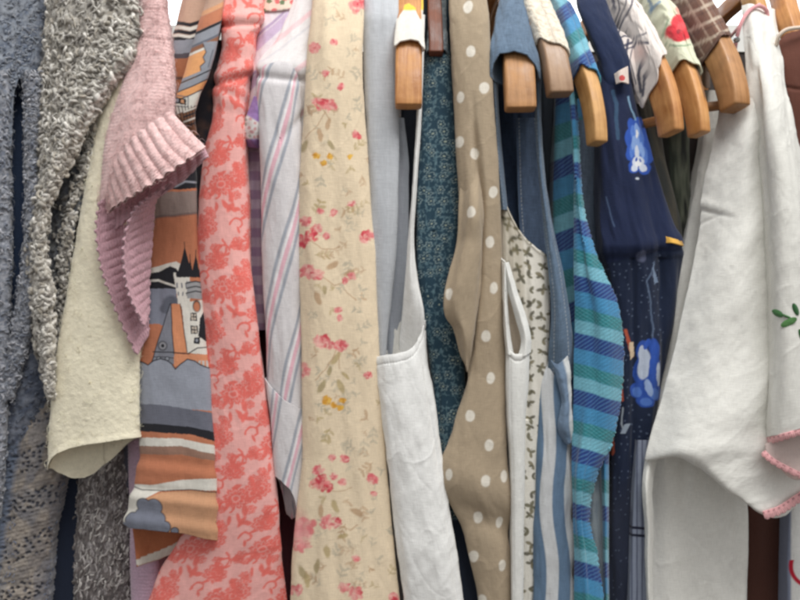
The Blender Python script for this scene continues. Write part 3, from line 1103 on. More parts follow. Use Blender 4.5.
    for k in range(6):
        poly(C, x, y, [(190 + 4 * k, 361), (192.4 + 4 * k, 361), (192.4 + 4 * k, 368), (190 + 4 * k, 368)], lin(190, 186, 182))
    # scalloped cloud below
    sc = [(136, 360), (143, 362), (148, 365), (153, 361), (160, 359), (167, 361), (172, 364), (175, 369), (180, 364), (187, 359), (194, 361), (200, 365), (208, 368), (218, 369)]
    poly(C, x, y, sc + [(222, 412), (136, 404)], lin(148, 152, 164))
    stroke(C, x, y, sc, 1.1, BK)
    poly(C, x, y, [(134, 404), (160, 405), (190, 409), (222, 415), (222, 436), (180, 427), (134, 424)], lin(104, 106, 118))
    poly(C, x, y, [(134, 423), (160, 424), (190, 427), (222, 434), (222, 444), (190, 434), (134, 431)], BK)
    poly(C, x, y, [(134, 431), (190, 434), (222, 443), (222, 448), (180, 438), (134, 438)], OR)
    poly(C, x, y, [(134, 438), (180, 438), (222, 447), (222, 456), (180, 446), (134, 446)], WH)
    poly(C, x, y, [(134, 446), (180, 446), (222, 456), (222, 464), (180, 455), (134, 454)], lin(150, 116, 100))
    poly(C, x, y, [(134, 454), (180, 455), (222, 462), (222, 480), (180, 481), (150, 486), (130, 488)], OR)
    poly(C, x, y, [(128, 484), (150, 485), (180, 480), (222, 478), (222, 491), (190, 490), (160, 491), (146, 498), (138, 512), (120, 522)], WH)
    poly(C, x, y, [(140, 510), (148, 498), (162, 492), (190, 491), (222, 493), (222, 560), (120, 560), (120, 530)], lin(198, 150, 116))
    stroke(C, x, y, [(132, 486), (142, 490), (160, 490.5), (190, 490), (222, 493)], 0.9, BK)
    poly(C, x, y, [(120, 540), (120, 480), (132, 486), (146, 496), (137, 512), (130, 522)], WH)
    # grey cloud with bumps
    for cx, cy, r in ((144, 505, 6.5), (154, 507, 8), (133, 520, 7), (145, 518, 11), (156, 520, 9), (165, 527, 5.5), (175, 531, 3.4)):
        ell(C, x, y, cx, cy, r + .8, r + .8, 0, BK, 1, 0.06)
    for cx, cy, r in ((144, 505, 6.5), (154, 507, 8), (133, 520, 7), (145, 518, 11), (156, 520, 9), (165, 527, 5.5), (175, 531, 3.4)):
        ell(C, x, y, cx, cy, r, r, 0, lin(120, 124, 138), 1, 0.06)
    poly(C, x, y, [(124, 522), (166, 526), (166, 536), (122, 536)], lin(120, 124, 138))
    return C


g = garment('printed_shirt', 'orange grey and black shirt printed with a little town of towers and clouds', 'shirt', 190)
tube('shoulder', g, COTTON, [(-50, 192, 224, 60), (-10, 184, 222, 44), (24, 176, 216, 30), (50, 168, 202, 24), (105, 166, 194, 20), (160, 164, 196, 18)], shoulder_print,
     wrinkle(1.4, 14, 40, 6), b=10, bb=60, res=0.8)
tube('upper_sleeve', g, COTTON, [(-40, 212, 226, 26), (0, 206, 224, 16), (25, 198, 221, 6), (50, 191, 216, 0), (75, 184, 209, -4), (95, 177, 200, -6), (118, 174, 195, -4), (135, 180, 197, 4)],
     arm_print, wrinkle(0.8, 14, 30, 9), b=8, bb=14, res=0.7)
tube('side_panel', g, COTTON, [(40, 196, 222, 30), (120, 190, 216, 26), (220, 188, 206, 26)], lambda p: mottled([lin(30, 30, 38), lin(40, 36, 40), lin(64, 48, 44)], 9, 4)(p), wrinkle(1, 9, 60, 2), b=6, bb=90, res=1.4)


def town_d(p):
    r = wrinkle(2.4, 24, 70, 31)(p)
    for yy, a, w in ((462, 2.0, 6), (492, 2.6, 5), (516, 2.2, 6)):
        r = r - a * np.exp(-((p.py - yy - 0.12 * (p.px - 175)) / w) ** 2) * 0.5 + a * 0.5 * np.exp(-((p.py - yy - 10 - 0.12 * (p.px - 175)) / w) ** 2)
    return r


tube('lower_sleeve', g, COTTON, [(150, 158, 196, 14), (190, 156, 197, 12), (250, 150, 199, 10), (300, 145, 203, 8), (350, 140, 208, 6), (400, 139, 212, 4), (450, 139, 215, 2), (485, 134, 217, 0),
                               (505, 128, 218, -2), (522, 124, 218, -3), (545, 130, 218, -2), (570, 136, 218, 0)],
     town_print, town_d, b=9, bb=26, res=0.62, solid=1.2, back_res=2.0,
     hem=[(-1, 524), (-0.9, 528), (-0.6, 529), (-0.2, 531), (0.2, 534), (0.6, 538), (1, 541)],
     hemb=[(-1, 524), (1, 541)])


def fold_print(p):
    C = base(p, lin(170, 104, 72))
    poly(C, p.px, p.py, [(128, 563), (140, 566), (160, 559), (185, 549), (200, 539), (194, 532), (172, 545)], lin(206, 202, 192))
    poly(C, p.px, p.py, [(195, 530), (225, 530), (225, 555), (180, 560), (195, 541)], lin(150, 112, 90))
    return C


sheet('sleeve_inside', g, COTTON, [[(131, 518, 18), (160, 520, 22), (190, 522, 22), (219, 526, 18)], [(134, 540, 16), (160, 538, 26), (190, 534, 28), (219, 534, 18)],
                                [(137, 567, 14), (158, 560, 30), (186, 549, 32), (219, 541, 18)]], fold_print, wrinkle(1.5, 14, 20, 4), res=0.8)
# ============================================================================
# MIDDLE: coral toile, purple check, striped shirt, cream floral, pale shirt,
# white vest, teal ditsy, taupe dots
# ============================================================================
CO, PKB = lin(232, 114, 104), lin(240, 178, 172)


def toile(p):
    """coral flower clusters on pink, printed in staggered rows"""
    x = p.u + 235 + 2.2 * (fbm(p.u / 5, p.v / 5, 4, 2) - .5)
    y = p.v + 2.2 * (fbm(p.u / 5, p.v / 5, 9, 2) - .5)
    C = base(p, PKB)
    y0, y1, x0, x1 = y.min(), y.max(), x.min(), x.max()
    r_ = np.random.default_rng(5)
    unit = []
    for k in range(5):                                   # the repeat: one large bloom, smaller ones, leaves
        unit.append(('big', r_.uniform(-22, 22), r_.uniform(-15, 15), r_.uniform(10, 15)))
    for k in range(9):
        unit.append(('small', r_.uniform(-36, 36), r_.uniform(-34, 34), r_.uniform(5.2, 8)))
    for k in range(14):
        unit.append(('leaf', r_.uniform(-37, 37), r_.uniform(-37, 37), r_.uniform(7, 13), r_.uniform(0, 6.28)))
    for k in range(5):
        unit.append(('curl', r_.uniform(-30, 30), r_.uniform(-30, 30), r_.uniform(7, 12), r_.uniform(0, 6.28)))

    def star(cx, cy, R, n, ph, lines=True):
        w = win(x, y, cx - R * 1.2, cx + R * 1.2, cy - R * 1.2, cy + R * 1.2)
        if len(w[0]) == 0:
            return
        X, Y = x[w] - cx, y[w] - cy
        q = np.hypot(X, Y * 1.15) / R
        a = np.arctan2(Y, X) + ph
        lim = 0.72 + 0.28 * np.abs(np.cos(a * n / 2)) ** 0.7 + 0.05 * np.cos(a * n * 3)
        m = np.clip((lim - q) * 6, 0, 1)
        if lines:
            ring = np.exp(-((q - lim * 0.62 - .05 * np.cos(a * n)) / 0.06) ** 2) + np.exp(-((q - 0.26) / 0.06) ** 2)
            m = m * (1 - 0.75 * np.clip(ring, 0, 1))
        m = m[:, None]
        C[w] = C[w] * (1 - m) + m * CO

    row = 0
    yy = y0 - 70
    while yy < y1 + 60:
        for xx in np.arange(235 - 74 * 3, x1 + 90, 74):
            ox = xx + (37 if row % 2 else 0)
            if ox < x0 - 60 or ox > x1 + 60:
                continue
            for e in unit:
                if e[0] == 'leaf':
                    leaf(C, x, y, ox + e[1], yy + e[2], e[3], e[4], CO, 0.95)
            for e in unit:
                if e[0] == 'curl':
                    t = np.linspace(0, 4.2, 12)
                    rr = e[3] * (1 - t / 6)
                    stroke(C, x, y, np.stack([ox + e[1] + rr * np.cos(t + e[4]), yy + e[2] + rr * np.sin(t + e[4])], -1), 2.2, CO, 0.95)
                elif e[0] == 'small':
                    star(ox + e[1], yy + e[2], e[3], 6, e[1])
                elif e[0] == 'big':
                    star(ox + e[1], yy + e[2], e[3], 9, e[2])
        yy += 53
        row += 1
    # worn, washed tint
    f = fbm(p.u / 40, p.v / 60, 2, 2)[..., None]
    return C * (0.94 + 0.12 * f)


g = garment('coral_dress', 'coral pink toile flower print dress with one long narrow sleeve edge', 'dress', 240)


def coral_d(p):
    r = wrinkle(3.0, 24, 110, 14)(p) + crease(p, .3, 30, .5, 4)
    y = p.py
    for yy, a, w, sl in ((25, 2.6, 3, -0.05), (79, 2.2, 4, -0.22), (52, 1.0, 8, 0.3), (112, 1.2, 8, 0.35), (96, .9, 5, .5)):
        r = r - a * np.exp(-((y - yy - sl * (p.px - 235)) / w) ** 2)
        r = r + a * 0.8 * np.exp(-((y - yy + 8 - sl * (p.px - 235)) / (w * 1.8)) ** 2)
    return r


tube('sleeve', g, COTTON, [(-50, 226, 268, 44), (0, 221, 264, 26), (24, 219, 262, 18), (34, 221, 256, 16), (60, 218, 254, 13), (76, 215, 251, 12), (88, 212, 248, 11), (110, 212, 247, 10), (150, 204, 247, 10),
                           (200, 199, 248, 9), (250, 197, 249, 8), (300, 200, 255, 8), (350, 204, 261, 8), (400, 206, 267, 8), (450, 206, 272, 8), (500, 200, 277, 8), (540, 180, 281, 10),
                           (565, 163, 284, 12), (600, 148, 288, 13), (650, 128, 293, 14)], toile, coral_d, b=13, bb=60, res=0.7)
slab(g, COTTON, [(-40, 232, 258, 90), (640, 200, 268, 80)], PKB * 0.9, 230)

# ---- purple check blouse -----------------------------------------------------
PU, PL, LW = lin(150, 118, 172), lin(192, 168, 204), lin(226, 220, 226)


def pcheck(p):
    C = base(p, LW)
    q = p.py + 0.9 * (p.px - 262)
    up = np.clip((118 - p.py) / 6, 0, 1)
    m = np.clip((np.sin(q * 2 * math.pi / 34 + 0.4) - 0.35) * 4, 0, 1) * 0.75
    mixm(C, m * up, PL)
    m = np.clip((np.sin(q * 2 * math.pi / 34 + 2.0) - 0.9) * 9, 0, 1) * 0.8
    mixm(C, m * up, PU)
    lo = 1 - up
    m = np.clip((np.sin(p.py * 2 * math.pi / 19) + 0.15) * 3, 0, 1)
    mixm(C, lo * (0.55 + 0.3 * m), lin(146, 116, 150))
    m = np.clip((np.sin(p.px * 2 * math.pi / 12) - .3) * 3, 0, 1)
    mixm(C, lo * m * 0.25, lin(118, 90, 124))
    # small floral facing
    fl = np.clip((14 - p.py - 0.15 * (p.px - 262)) / 2, 0, 1)
    mixm(C, fl, lin(226, 206, 190))
    w1, r1, _ = worley(p.px / 7, p.py / 7)
    mixm(C, fl * (w1 < 0.36) * (r1 > 0.4), lin(214, 110, 110))
    mixm(C, fl * (w1 < 0.36) * (r1 < 0.4), lin(110, 128, 96))
    mixm(C, np.exp(-((p.py - 13 + 0.1 * (p.px - 262)) / 1.6) ** 2), lin(96, 70, 70))
    return C


g = garment('purple_check_blouse', 'purple and white striped and checked blouse with a small floral facing', 'blouse', 262)
tube('sleeve', g, COTTON, [(-50, 268, 300, 70), (0, 263, 297, 50), (12, 260, 296, 44), (40, 256, 288, 36), (75, 252, 278, 30), (105, 248, 272, 30), (125, 243, 266, 32), (136, 243, 268, 34), (150, 245, 266, 40),
                           (200, 245, 266, 44), (330, 252, 268, 46)], pcheck, wrinkle(1.6, 14, 40, 3), b=9, bb=120, res=0.8)


def cuffcol(p):
    C = base(p, lin(222, 216, 214))
    w1, r1, _ = worley(p.px / 4.5 + 3, p.py / 4.5)
    mixm(C, (w1 < 0.36) * (r1 > 0.6) * .6, lin(190, 90, 96))
    mixm(C, (w1 < 0.36) * (r1 < 0.3) * .6, lin(110, 132, 104))
    mixm(C, np.clip((118 - p.py + 0.6 * (p.px - 250)) / 2, 0, 1), PU)
    mixm(C, np.clip((p.py - 138) / 2, 0, 1), PU)
    return C


sheet('cuff_flap', g, COTTON, [[(254, 96, 22), (260, 98, 18), (264, 104, 24)], [(246, 118, 20), (255, 118, 14), (264, 122, 22)], [(243, 134, 22), (252, 138, 16), (262, 138, 24)], [(246, 146, 30), (254, 148, 26), (262, 148, 32)]],
      cuffcol, wrinkle(1, 8, 8, 1), res=0.7)

g = garment('burgundy_skirt', 'dark burgundy skirt in the narrow gap beside the striped shirt', 'skirt', 275, 300)
tube('body', g, COTTON, [(140, 249, 274, 72), (300, 254, 282, 70), (450, 262, 300, 66), (640, 270, 312, 64)], lin(88, 50, 58), wrinkle(2, 10, 140, 8), b=8, bb=220, res=1.2)

# ---- striped shirt -----------------------------------------------------------
SW, SG, SP = lin(218, 214, 216), lin(164, 168, 178), lin(230, 184, 196)


def stripes(q0, pale=0.0):
    def f(p):
        C = base(p, SW) * (0.97 + 0.05 * fbm(p.u / 12, p.v / 12, 2, 2))[..., None]
        q = (p.v + 300) + 3.0 * (p.u) + q0 + 4 * (fbm(p.u / 30, p.v / 60, 4, 2) - .5)
        q = np.mod(q, 128)
        for c, w, col in ((12, 5.5, SG), (34, 8, SP), (56, 5.5, SG), (25, 3, lin(236, 234, 236))):
            m = np.clip((w - np.abs(q - c)) / 3 + 0.5, 0, 1)
            mixm(C, m * (1 - pale), col)
        return C
    return f


g = garment('striped_shirt', 'white cotton shirt with diagonal pink and grey stripes', 'shirt', 285)


def sh_d(p):
    r = wrinkle(2.8, 18, 90, 17)(p)
    return r - 2.6 * np.exp(-((p.py - 78 - 0.1 * (p.px - 280)) / 4) ** 2) + 1.8 * np.exp(-((p.py - 66) / 9) ** 2) - 2.2 * np.exp(-((p.py - 120 + 1.0 * (p.px - 300)) / 7) ** 2) * (p.px > 280)


def shoulder_stripes(p):
    C = base(p, lin(232, 228, 228))
    q = np.mod(p.py + 0.75 * (p.px - 300), 46)
    mixm(C, np.clip((4 - np.abs(q - 22)) / 2, 0, 1) * 0.8, lin(238, 200, 204))
    mixm(C, np.clip((2.2 - np.abs(q - 34)) / 2, 0, 1) * 0.6, lin(206, 204, 210))
    return C


tube('shoulder', g, COTTON, [(-60, 306, 342, 70), (-10, 296, 338, 46), (20, 285, 334, 32), (40, 276, 330, 24), (58, 263, 326, 18), (70, 258, 322, 16), (90, 262, 318, 20), (170, 285, 316, 26)], shoulder_stripes, sh_d, b=10, bb=60, res=0.8)
tube('sleeve', g, COTTON, [(58, 262, 304, 16), (70, 257, 303, 12), (80, 256, 302, 10), (120, 258, 303, 9), (160, 260, 304, 9), (200, 261, 304, 9), (260, 262, 304, 9), (300, 264, 304, 10), (350, 266, 303, 11), (400, 270, 304, 12), (420, 274, 304, 13)],
     stripes(28), sh_d, b=10, bb=30, res=0.7, top=[(-1, 76), (-.6, 66), (-.1, 62), (.4, 64), (1, 82)], hem=[(-1, 386), (-.5, 398), (0, 408), (.5, 414), (1, 418)])
tube('cuff', g, COTTON, [(376, 264, 305, 15), (400, 268, 306, 10), (440, 272, 306, 10), (480, 275, 303, 11), (515, 277, 299, 12), (540, 279, 296, 13)], stripes(64), wrinkle(1.0, 14, 40, 5), b=9, bb=26, res=0.7, solid=1.2, back_res=2,
     top=[(-1, 378), (-.5, 392), (0, 402), (.5, 408), (1, 410)], hem=[(-1, 476), (-.5, 481), (0, 488), (.4, 498), (.8, 512), (1, 520)], hemb=[(-1, 476), (-.6, 520), (0, 527), (.6, 524), (1, 520)])
slab(g, COTTON, [(60, 284, 306, 80), (560, 284, 300, 80)], SW * 0.8, 200)

# ---- cream floral ------------------------------------------------------------
FC = lin(234, 215, 186)
RD = [lin(214, 70, 84), lin(226, 96, 104), lin(196, 56, 72), lin(236, 140, 138), lin(240, 168, 160)]
RP = [lin(236, 150, 148), lin(240, 172, 164), lin(226, 118, 122), lin(244, 192, 180), lin(216, 96, 106)]
YL = [lin(226, 170, 70), lin(236, 190, 90), lin(214, 150, 56)]
OLV, BRN, GRY = lin(184, 164, 118), lin(190, 156, 122), lin(186, 178, 158)


def floral(p):
    x = p.px + 2.5 * (fbm(p.px / 6, p.py / 6, 7, 2) - .5)
    y = p.py + 2.5 * (fbm(p.px / 6, p.py / 6, 2, 2) - .5)
    C = base(p, FC) * (0.97 + 0.06 * fbm(p.px / 30, p.py / 40, 5, 2))[..., None]
    r_ = np.random.default_rng(21)

    def sprig(cx, cy, a, n, ln, col, al=0.65):
        ex, ey = cx + math.cos(a) * n * 5, cy + math.sin(a) * n * 5
        stroke(C, x, y, [(cx, cy), ((cx + ex) / 2 + r_.uniform(-2, 2), (cy + ey) / 2 + r_.uniform(-2, 2)), (ex, ey)], 0.9, col, al)
        for k in range(n):
            for sgn in (-1, 1):
                leaf(C, x, y, cx + math.cos(a) * 5 * (k + .4), cy + math.sin(a) * 5 * (k + .4), ln * r_.uniform(.7, 1.1), a + sgn * r_.uniform(.6, 1.1), col, al * r_.uniform(.7, 1.1))

    # faded filler sprigs
    spots = [(350, 42), (345, 78), (330, 90), (312, 112), (352, 108), (320, 128), (346, 118), (310, 184), (342, 192), (356, 205), (350, 260), (310, 310), (316, 312), (360, 292), (362, 312), (330, 308),
             (358, 348), (352, 362), (312, 358), (322, 372), (334, 380), (356, 398), (318, 415), (352, 412), (330, 428), (322, 434), (366, 430), (364, 440), (340, 445), (352, 448), (370, 455), (362, 505), (372, 515),
             (348, 500), (378, 500), (345, 525), (356, 528), (372, 548), (376, 560), (352, 560), (334, 558), (364, 572), (388, 575), (340, 578), (322, 585), (326, 566), (380, 588), (330, 20), (318, 80), (354, 150), (362, 176), (316, 215),
             (340, 232), (318, 255), (330, 290), (366, 270), (356, 330), (384, 470), (386, 530)]
    spots = spots + [(r_.uniform(300, 380), r_.uniform(0, 600)) for _ in range(85)]
    for sx, sy in spots:
        sprig(sx, sy, r_.uniform(0, 6.28), r_.integers(1, 4), r_.uniform(5, 8), [OLV, GRY, GRY, BRN][r_.integers(0, 4)], r_.uniform(.4, .75))
    for sx, sy, a in ((330, 118, 1.9), (318, 128, 1.3), (328, 140, 1.0), (308, 140, 2.0), (352, 132, .5), (338, 262, 2.6), (344, 276, -.5), (325, 285, 1.6), (316, 292, 1.2), (340, 352, 2.2), (331, 366, 1.8), (342, 372, .8), (338, 380, 1.2), (325, 380, 2),
                      (326, 545, 1.4), (322, 505, 1.7), (332, 500, 1.1), (350, 510, .4), (338, 538, -.2), (318, 560, 1.8), (306, 575, 1.5), (300, 566, 1.2)):
        leaf(C, x, y, sx, sy, r_.uniform(10, 15), a, [OLV, BRN, lin(166, 150, 110)][r_.integers(0, 3)], .8)
    for pts in ([(325, 112), (318, 124), (306, 138)], [(322, 108), (330, 120)], [(310, 240), (325, 250), (340, 246)], [(318, 275), (335, 286), (350, 280)], [(336, 350), (328, 366), (316, 380)], [(338, 352), (340, 368)], [(322, 490), (340, 492), (352, 488)],
                [(335, 525), (350, 530), (358, 526)], [(345, 290), (356, 300)]):
        stroke(C, x, y, pts, 1.1, BRN, .7)
    # blooms
    for cx, cy, r, c in ((357, 6, 10, RP), (361, 3, 6, RD), (314, 48, 8, RP), (334, 42, 3.5, RP), (326, 74, 4, RP), (340, 86, 4, RP), (319, 104, 8, RP), (329, 105, 9, RP), (324, 102, 5, RD), (357, 134, 5, RP), (360, 136, 2.5, RD),
                         (316, 156, 6, YL), (330, 156, 4, YL), (323, 163, 4, YL), (350, 156, 3, YL), (352, 204, 4, RP), (333, 213, 5, RP), (320, 212, 3.5, RP), (306, 222, 7, RP), (312, 236, 9, RD), (303, 242, 9, RD), (318, 228, 5, RP), (326, 236, 4, RP),
                         (367, 237, 9, RP), (365, 234, 4, RD), (308, 272, 10, RP), (318, 274, 8, RP), (352, 276, 5, RP), (345, 281, 4, RP), (338, 310, 4.5, RP), (340, 318, 3, RP), (322, 341, 9, RP), (330, 345, 7, RP), (341, 346, 8, RP), (325, 338, 4, RD), (340, 343, 4, RD),
                         (303, 370, 9, RP), (367, 376, 4.5, RP), (368, 374, 2, RD), (326, 400, 7, YL), (334, 405, 5, YL), (343, 400, 4, YL), (340, 408, 4, YL), (332, 458, 4, RP), (345, 459, 6, RP), (318, 470, 7, RP), (316, 484, 8, RD), (327, 487, 8, RD), (322, 478, 6, RD), (334, 476, 4, RP),
                         (342, 482, 4.5, RP), (372, 480, 7, RP), (371, 476, 3.5, RP), (374, 494, 3, RP), (326, 522, 9, RP), (335, 523, 7, RP), (338, 520, 3.5, RD), (305, 528, 13, RP), (302, 545, 10, RP), (296, 590, 8, RP), (356, 558, 4, RP), (344, 588, 7, RP), (356, 594, 9, RP),
                         (359, 591, 5, RD), (394, 597, 6, RP), (394, 600, 4, RD)):
        rose(C, x, y, cx, cy, r * .92 if c is not YL else r * .75, c, r_, int(14 + r * 2.4))
    mixm(C, np.clip(1 - np.hypot((p.px - 300) / 13, (p.py - 530) / 26), 0, 1) * 0.9, lin(226, 150, 150))
    return C


def floral_d(p):
    r = wrinkle(4.2, 28, 150, 23)(p) + crease(p, .3, 34, .4, 3)
    r = r + 2.2 * np.exp(-((p.px - (328 - 0.02 * p.py)) / 7) ** 2) * np.exp(-((p.py - 30) / 90) ** 2)
    r = r - 2.0 * np.exp(-((p.px - 316 + 0.05 * (p.py - 520)) / 6) ** 2) * np.exp(-((p.py - 560) / 60) ** 2)
    return r


g = garment('cream_floral_dress', 'cream cotton dress printed with loose pink and red roses', 'dress', 340)
tube('sleeve', g, COTTON, [(-60, 320, 366, 50), (-10, 313, 365, 20), (20, 310, 365, 8), (50, 306, 364, 2), (100, 304, 365, 0), (150, 302, 368, 0), (200, 301, 371, 0), (250, 300, 374, 0), (300, 301, 376, 0), (350, 302, 378, 0),
                           (400, 303, 381, 0), (450, 303, 385, 0), (480, 301, 387, 0), (520, 297, 390, 0), (560, 293, 394, 0), (600, 290, 399, 0), (650, 288, 403, 0)], floral, floral_d, b=13, bb=70, res=0.66)
slab(g, COTTON, [(-40, 322, 358, 90), (640, 306, 372, 80)], FC, 220)

# ---- pale grey linen shirt ---------------------------------------------------
g = garment('pale_grey_linen_shirt', 'pale blue grey linen shirt between the floral dress and the white vest', 'shirt', 385)


def pale(p):
    C = base(p, lin(184, 187, 192))
    mixm(C, np.clip((22 - p.py) / 8, 0, 1) * 0.5, lin(214, 218, 224))  # top of the shirt lightened in the colour, as if lit from above
    for yy in (52, 88, 101, 140):
        mixm(C, np.exp(-((p.py - yy) / 0.8) ** 2) * 0.16, lin(214, 216, 220))
    for xx in (376, 388):
        mixm(C, np.exp(-((p.px - xx) / 0.7) ** 2) * 0.16, lin(214, 216, 220))
    return C


tube('sleeve', g, LINEN, [(-60, 364, 400, 50), (-10, 362, 399, 30), (20, 362, 399, 22), (60, 363, 399, 18), (150, 367, 399, 12), (200, 369, 398, 10), (250, 370, 396, 11), (300, 372, 391, 14), (345, 374, 386, 18), (380, 376, 384, 22)],
     pale, wrinkle(1.3, 12, 120, 12), b=8, bb=70, res=0.9)
tube('body', g, LINEN, [(118, 384, 404, 46), (170, 384, 408, 34), (280, 382, 407, 30), (420, 384, 404, 34)], lin(150, 154, 162), wrinkle(2, 8, 120, 2), b=6, bb=160, res=1.4)
tube('edging', g, COTTON, [(150, 396, 399, 26), (200, 394.5, 398, 24), (260, 391, 394.5, 22), (300, 388, 391, 22)], lin(130, 78, 84), None, b=2, bb=6, res=0.8)

# ---- white vest --------------------------------------------------------------
VW = lin(240, 240, 238)
g = garment('white_vest', 'plain white cotton vest with a deep curved armhole on a wooden hanger', 'vest top', 410)


def edgehem(amp=0.9, yy=8):
    def f(p):
        return wrinkle(1.8, 26, 120, 33)(p)
    return f


def vest_d(p):
    r = wrinkle(3.0, 22, 90, 33)(p) + 1.5 * (fbm(p.u / 14 + p.v / 30, p.v / 26, 35, 3) - .5)
    e = p.fv * 270
    r = r + crease(p, .55, 34, .5, 5) + 0.5 * np.exp(-((e - 3.0) / 3.2) ** 2) - 0.7 * np.exp(-((e - 7.5) / .8) ** 2) + .25 * np.sin(p.u * 2.1) * np.exp(-((e - 7.5) / 2.0) ** 2)
    xs = np.interp(p.py, [345, 420, 450, 500, 560, 620], [420, 432, 437, 443, 452, 460])
    return r - 1.2 * np.exp(-((p.px - xs) / 1.3) ** 2)


tube('body', g, COTTON, [(330, 377, 426, 2), (357, 377, 427, -2), (400, 380, 435, -5), (450, 386, 441, -6), (500, 391, 448, -6), (550, 397, 456, -6), (600, 403, 463, -6), (660, 409, 470, -6)], VW, vest_d, b=14, bb=90, res=0.8, solid=1.2, back_res=3,
     top=[(-1, 357), (-.6, 355), (-.2, 354), (.15, 351), (.4, 347), (.6, 341), (.78, 333), (.9, 326), (1, 320)])
sheet('strap', g, COTTON, [[(414, 8, 44), (420, 12, 36), (425, 16, 44)], [(417, 40, 26), (421, 42, 22), (424, 44, 28)], [(417.5, 90, 18), (420, 90, 14), (422.5, 90, 22)], [(415, 150, 14), (417, 150, 10), (419, 150, 18)], [(411.5, 200, 12), (413.5, 200, 8), (415.5, 200, 16)],
                           [(408, 240, 12), (411, 240, 6), (414, 240, 14)], [(405, 280, 14), (411, 280, 6), (418, 280, 12)], [(402, 312, 20), (412, 312, 12), (424, 312, 9)], [(399, 345, 28), (411, 346, 22), (424, 340, 14)], [(398, 385, 32), (411, 385, 28), (424, 380, 24)]],
      VW, lambda p: 0.8 * np.exp(-((p.fu - 0.9) / 0.08) ** 2) + wrinkle(.7, 9, 60, 3)(p), res=0.7, solid=1.6)
sheet('back', g, COTTON, [[(380, 236, 46), (388, 240, 36), (394, 246, 40)], [(378, 290, 46), (388, 290, 34), (399, 290, 36)], [(376, 330, 44), (390, 330, 32), (404, 330, 30)], [(376, 372, 40), (395, 372, 28), (420, 370, 26)]],
      lin(214, 212, 206), wrinkle(2.0, 9, 60, 8), res=0.8)


def scap(p):
    C = base(p, lin(222, 218, 210))
    mixm(C, np.clip((11 - p.py) / 1.5, 0, 1), lin(238, 204, 84))
    return C


tube('shoulder_strap', g, COTTON, [(-60, 402, 424, 92), (-10, 399, 423, 54), (10, 397, 423, 32), (30, 395, 424, 12), (46, 394, 425, -2)], scap, wrinkle(.8, 9, 20, 2), b=6, bb=16, res=0.6, solid=1.5, back_res=2,
     hem=[(-1, 46), (-.6, 41), (0, 39), (.6, 41), (1, 50)], hemb=[(-1, 46), (1, 50)])
slab(g, COTTON, [(-60, 396, 431, 118), (40, 398, 428, 108), (110, 402, 420, 90), (640, 404, 440, 78)], lin(84, 90, 104), 200)  # dark filler behind the white vest, shade put into its colour

# ---- teal ditsy --------------------------------------------------------------
g = garment('teal_ditsy_dress', 'dark teal sleeveless dress with a tiny pale flower print on a dark hanger', 'dress', 438)
TE, TL = lin(44, 70, 86), lin(158, 178, 178)


def ditsy(p):
    C = base(p, TE)
    x, y = p.u, p.v
    w1, r1, a1 = worley(x / 12 + 40 + .5 * fbm(x / 9, y / 9, 2, 2), y / 12)
    pet = np.abs(w1 - 0.30 - 0.07 * np.cos(a1 * 6))
    mixm(C, np.clip((0.055 - pet) / 0.03, 0, 1) * (r1 > 0.35) * 0.75, TL)
    mixm(C, np.clip((0.10 - w1) / 0.04, 0, 1) * (r1 > 0.3) * 0.8, lin(186, 196, 178))
    w2, r2, a2 = worley(x / 6 + 9, y / 6 + 70)
    mixm(C, np.clip((0.27 - np.abs(w2 - 0.12 - .1 * np.cos(a2 * 2 + r2 * 6))) / 0.1 - 1.2, 0, 1) * (w1 > .36) * 0.6, lin(122, 150, 158))
    sw = np.abs(np.sin(x / 2.6 + 3 * fbm(x / 9, y / 9, 3, 2)) * np.sin(y / 3.1 + 4 * fbm(x / 8, y / 8, 6, 2)))
    mixm(C, (sw < 0.1) * (w1 > .38) * 0.5, lin(110, 140, 150))
    return C


tube('body', g, COTTON, [(30, 428, 447, 44), (46, 427, 449, 36), (60, 425, 451, 30), (100, 422, 456, 28), (150, 419, 460, 26), (200, 417, 462, 26), (250, 417, 462, 26), (300, 420, 456, 26), (330, 424, 458, 24), (360, 429, 464, 24), (400, 434, 466, 26), (440, 436, 462, 28),
                         (480, 438, 462, 30), (520, 440, 464, 32)], ditsy, lambda p: wrinkle(1.6, 9, 110, 15)(p) - 1.5 * np.exp(-((p.px - 436 - .03 * (p.py - 300)) / 2) ** 2) * (p.py > 230), b=9, bb=80, res=0.62)
tube('shoulder_strap', g, COTTON, [(-10, 430, 446, 80), (28, 428, 447, 40), (36, 427, 448, 32), (54, 426, 448, 26)], lambda p: mottled([lin(96, 108, 118), lin(150, 160, 164), lin(110, 120, 126)], 5, 3)(p), wrinkle(.6, 6, 9, 2), b=6, bb=14, res=0.6, solid=1.4, back_res=2,
     hem=[(-1, 52), (-.4, 47), (.4, 47), (1, 53)])
slab(g, COTTON, [(-50, 430, 456, 110), (60, 430, 456, 100), (400, 432, 458, 90)], TE, 160)
slab(g, COTTON, [(460, 436, 470, 50), (640, 440, 484, 50)], lin(36, 42, 54), 200, 'lining')
sheet('skirt', g, COTTON, [[(440, 470, 30), (458, 470, 34), (470, 480, 40)], [(444, 530, 30), (462, 530, 34), (480, 535, 40)], [(452, 640, 30), (472, 640, 34), (492, 640, 40)]], lin(42, 50, 66), wrinkle(1.5, 10, 80, 4), res=1.0)

# ---- taupe with dots ---------------------------------------------------------
TA, DT = lin(170, 153, 130), lin(224, 218, 206)
DOTS = [(468, 7), (471, 51), (484, 88), (460, 97), (475, 153), (460, 142), (493, 192), (471, 212), (490, 242), (494, 288), (449, 294), (486, 336), (491, 378), (470, 416), (489, 445), (485, 480), (450, 474), (503, 476), (478, 518), (500, 523), (474, 556), (502, 565), (482, 600)]


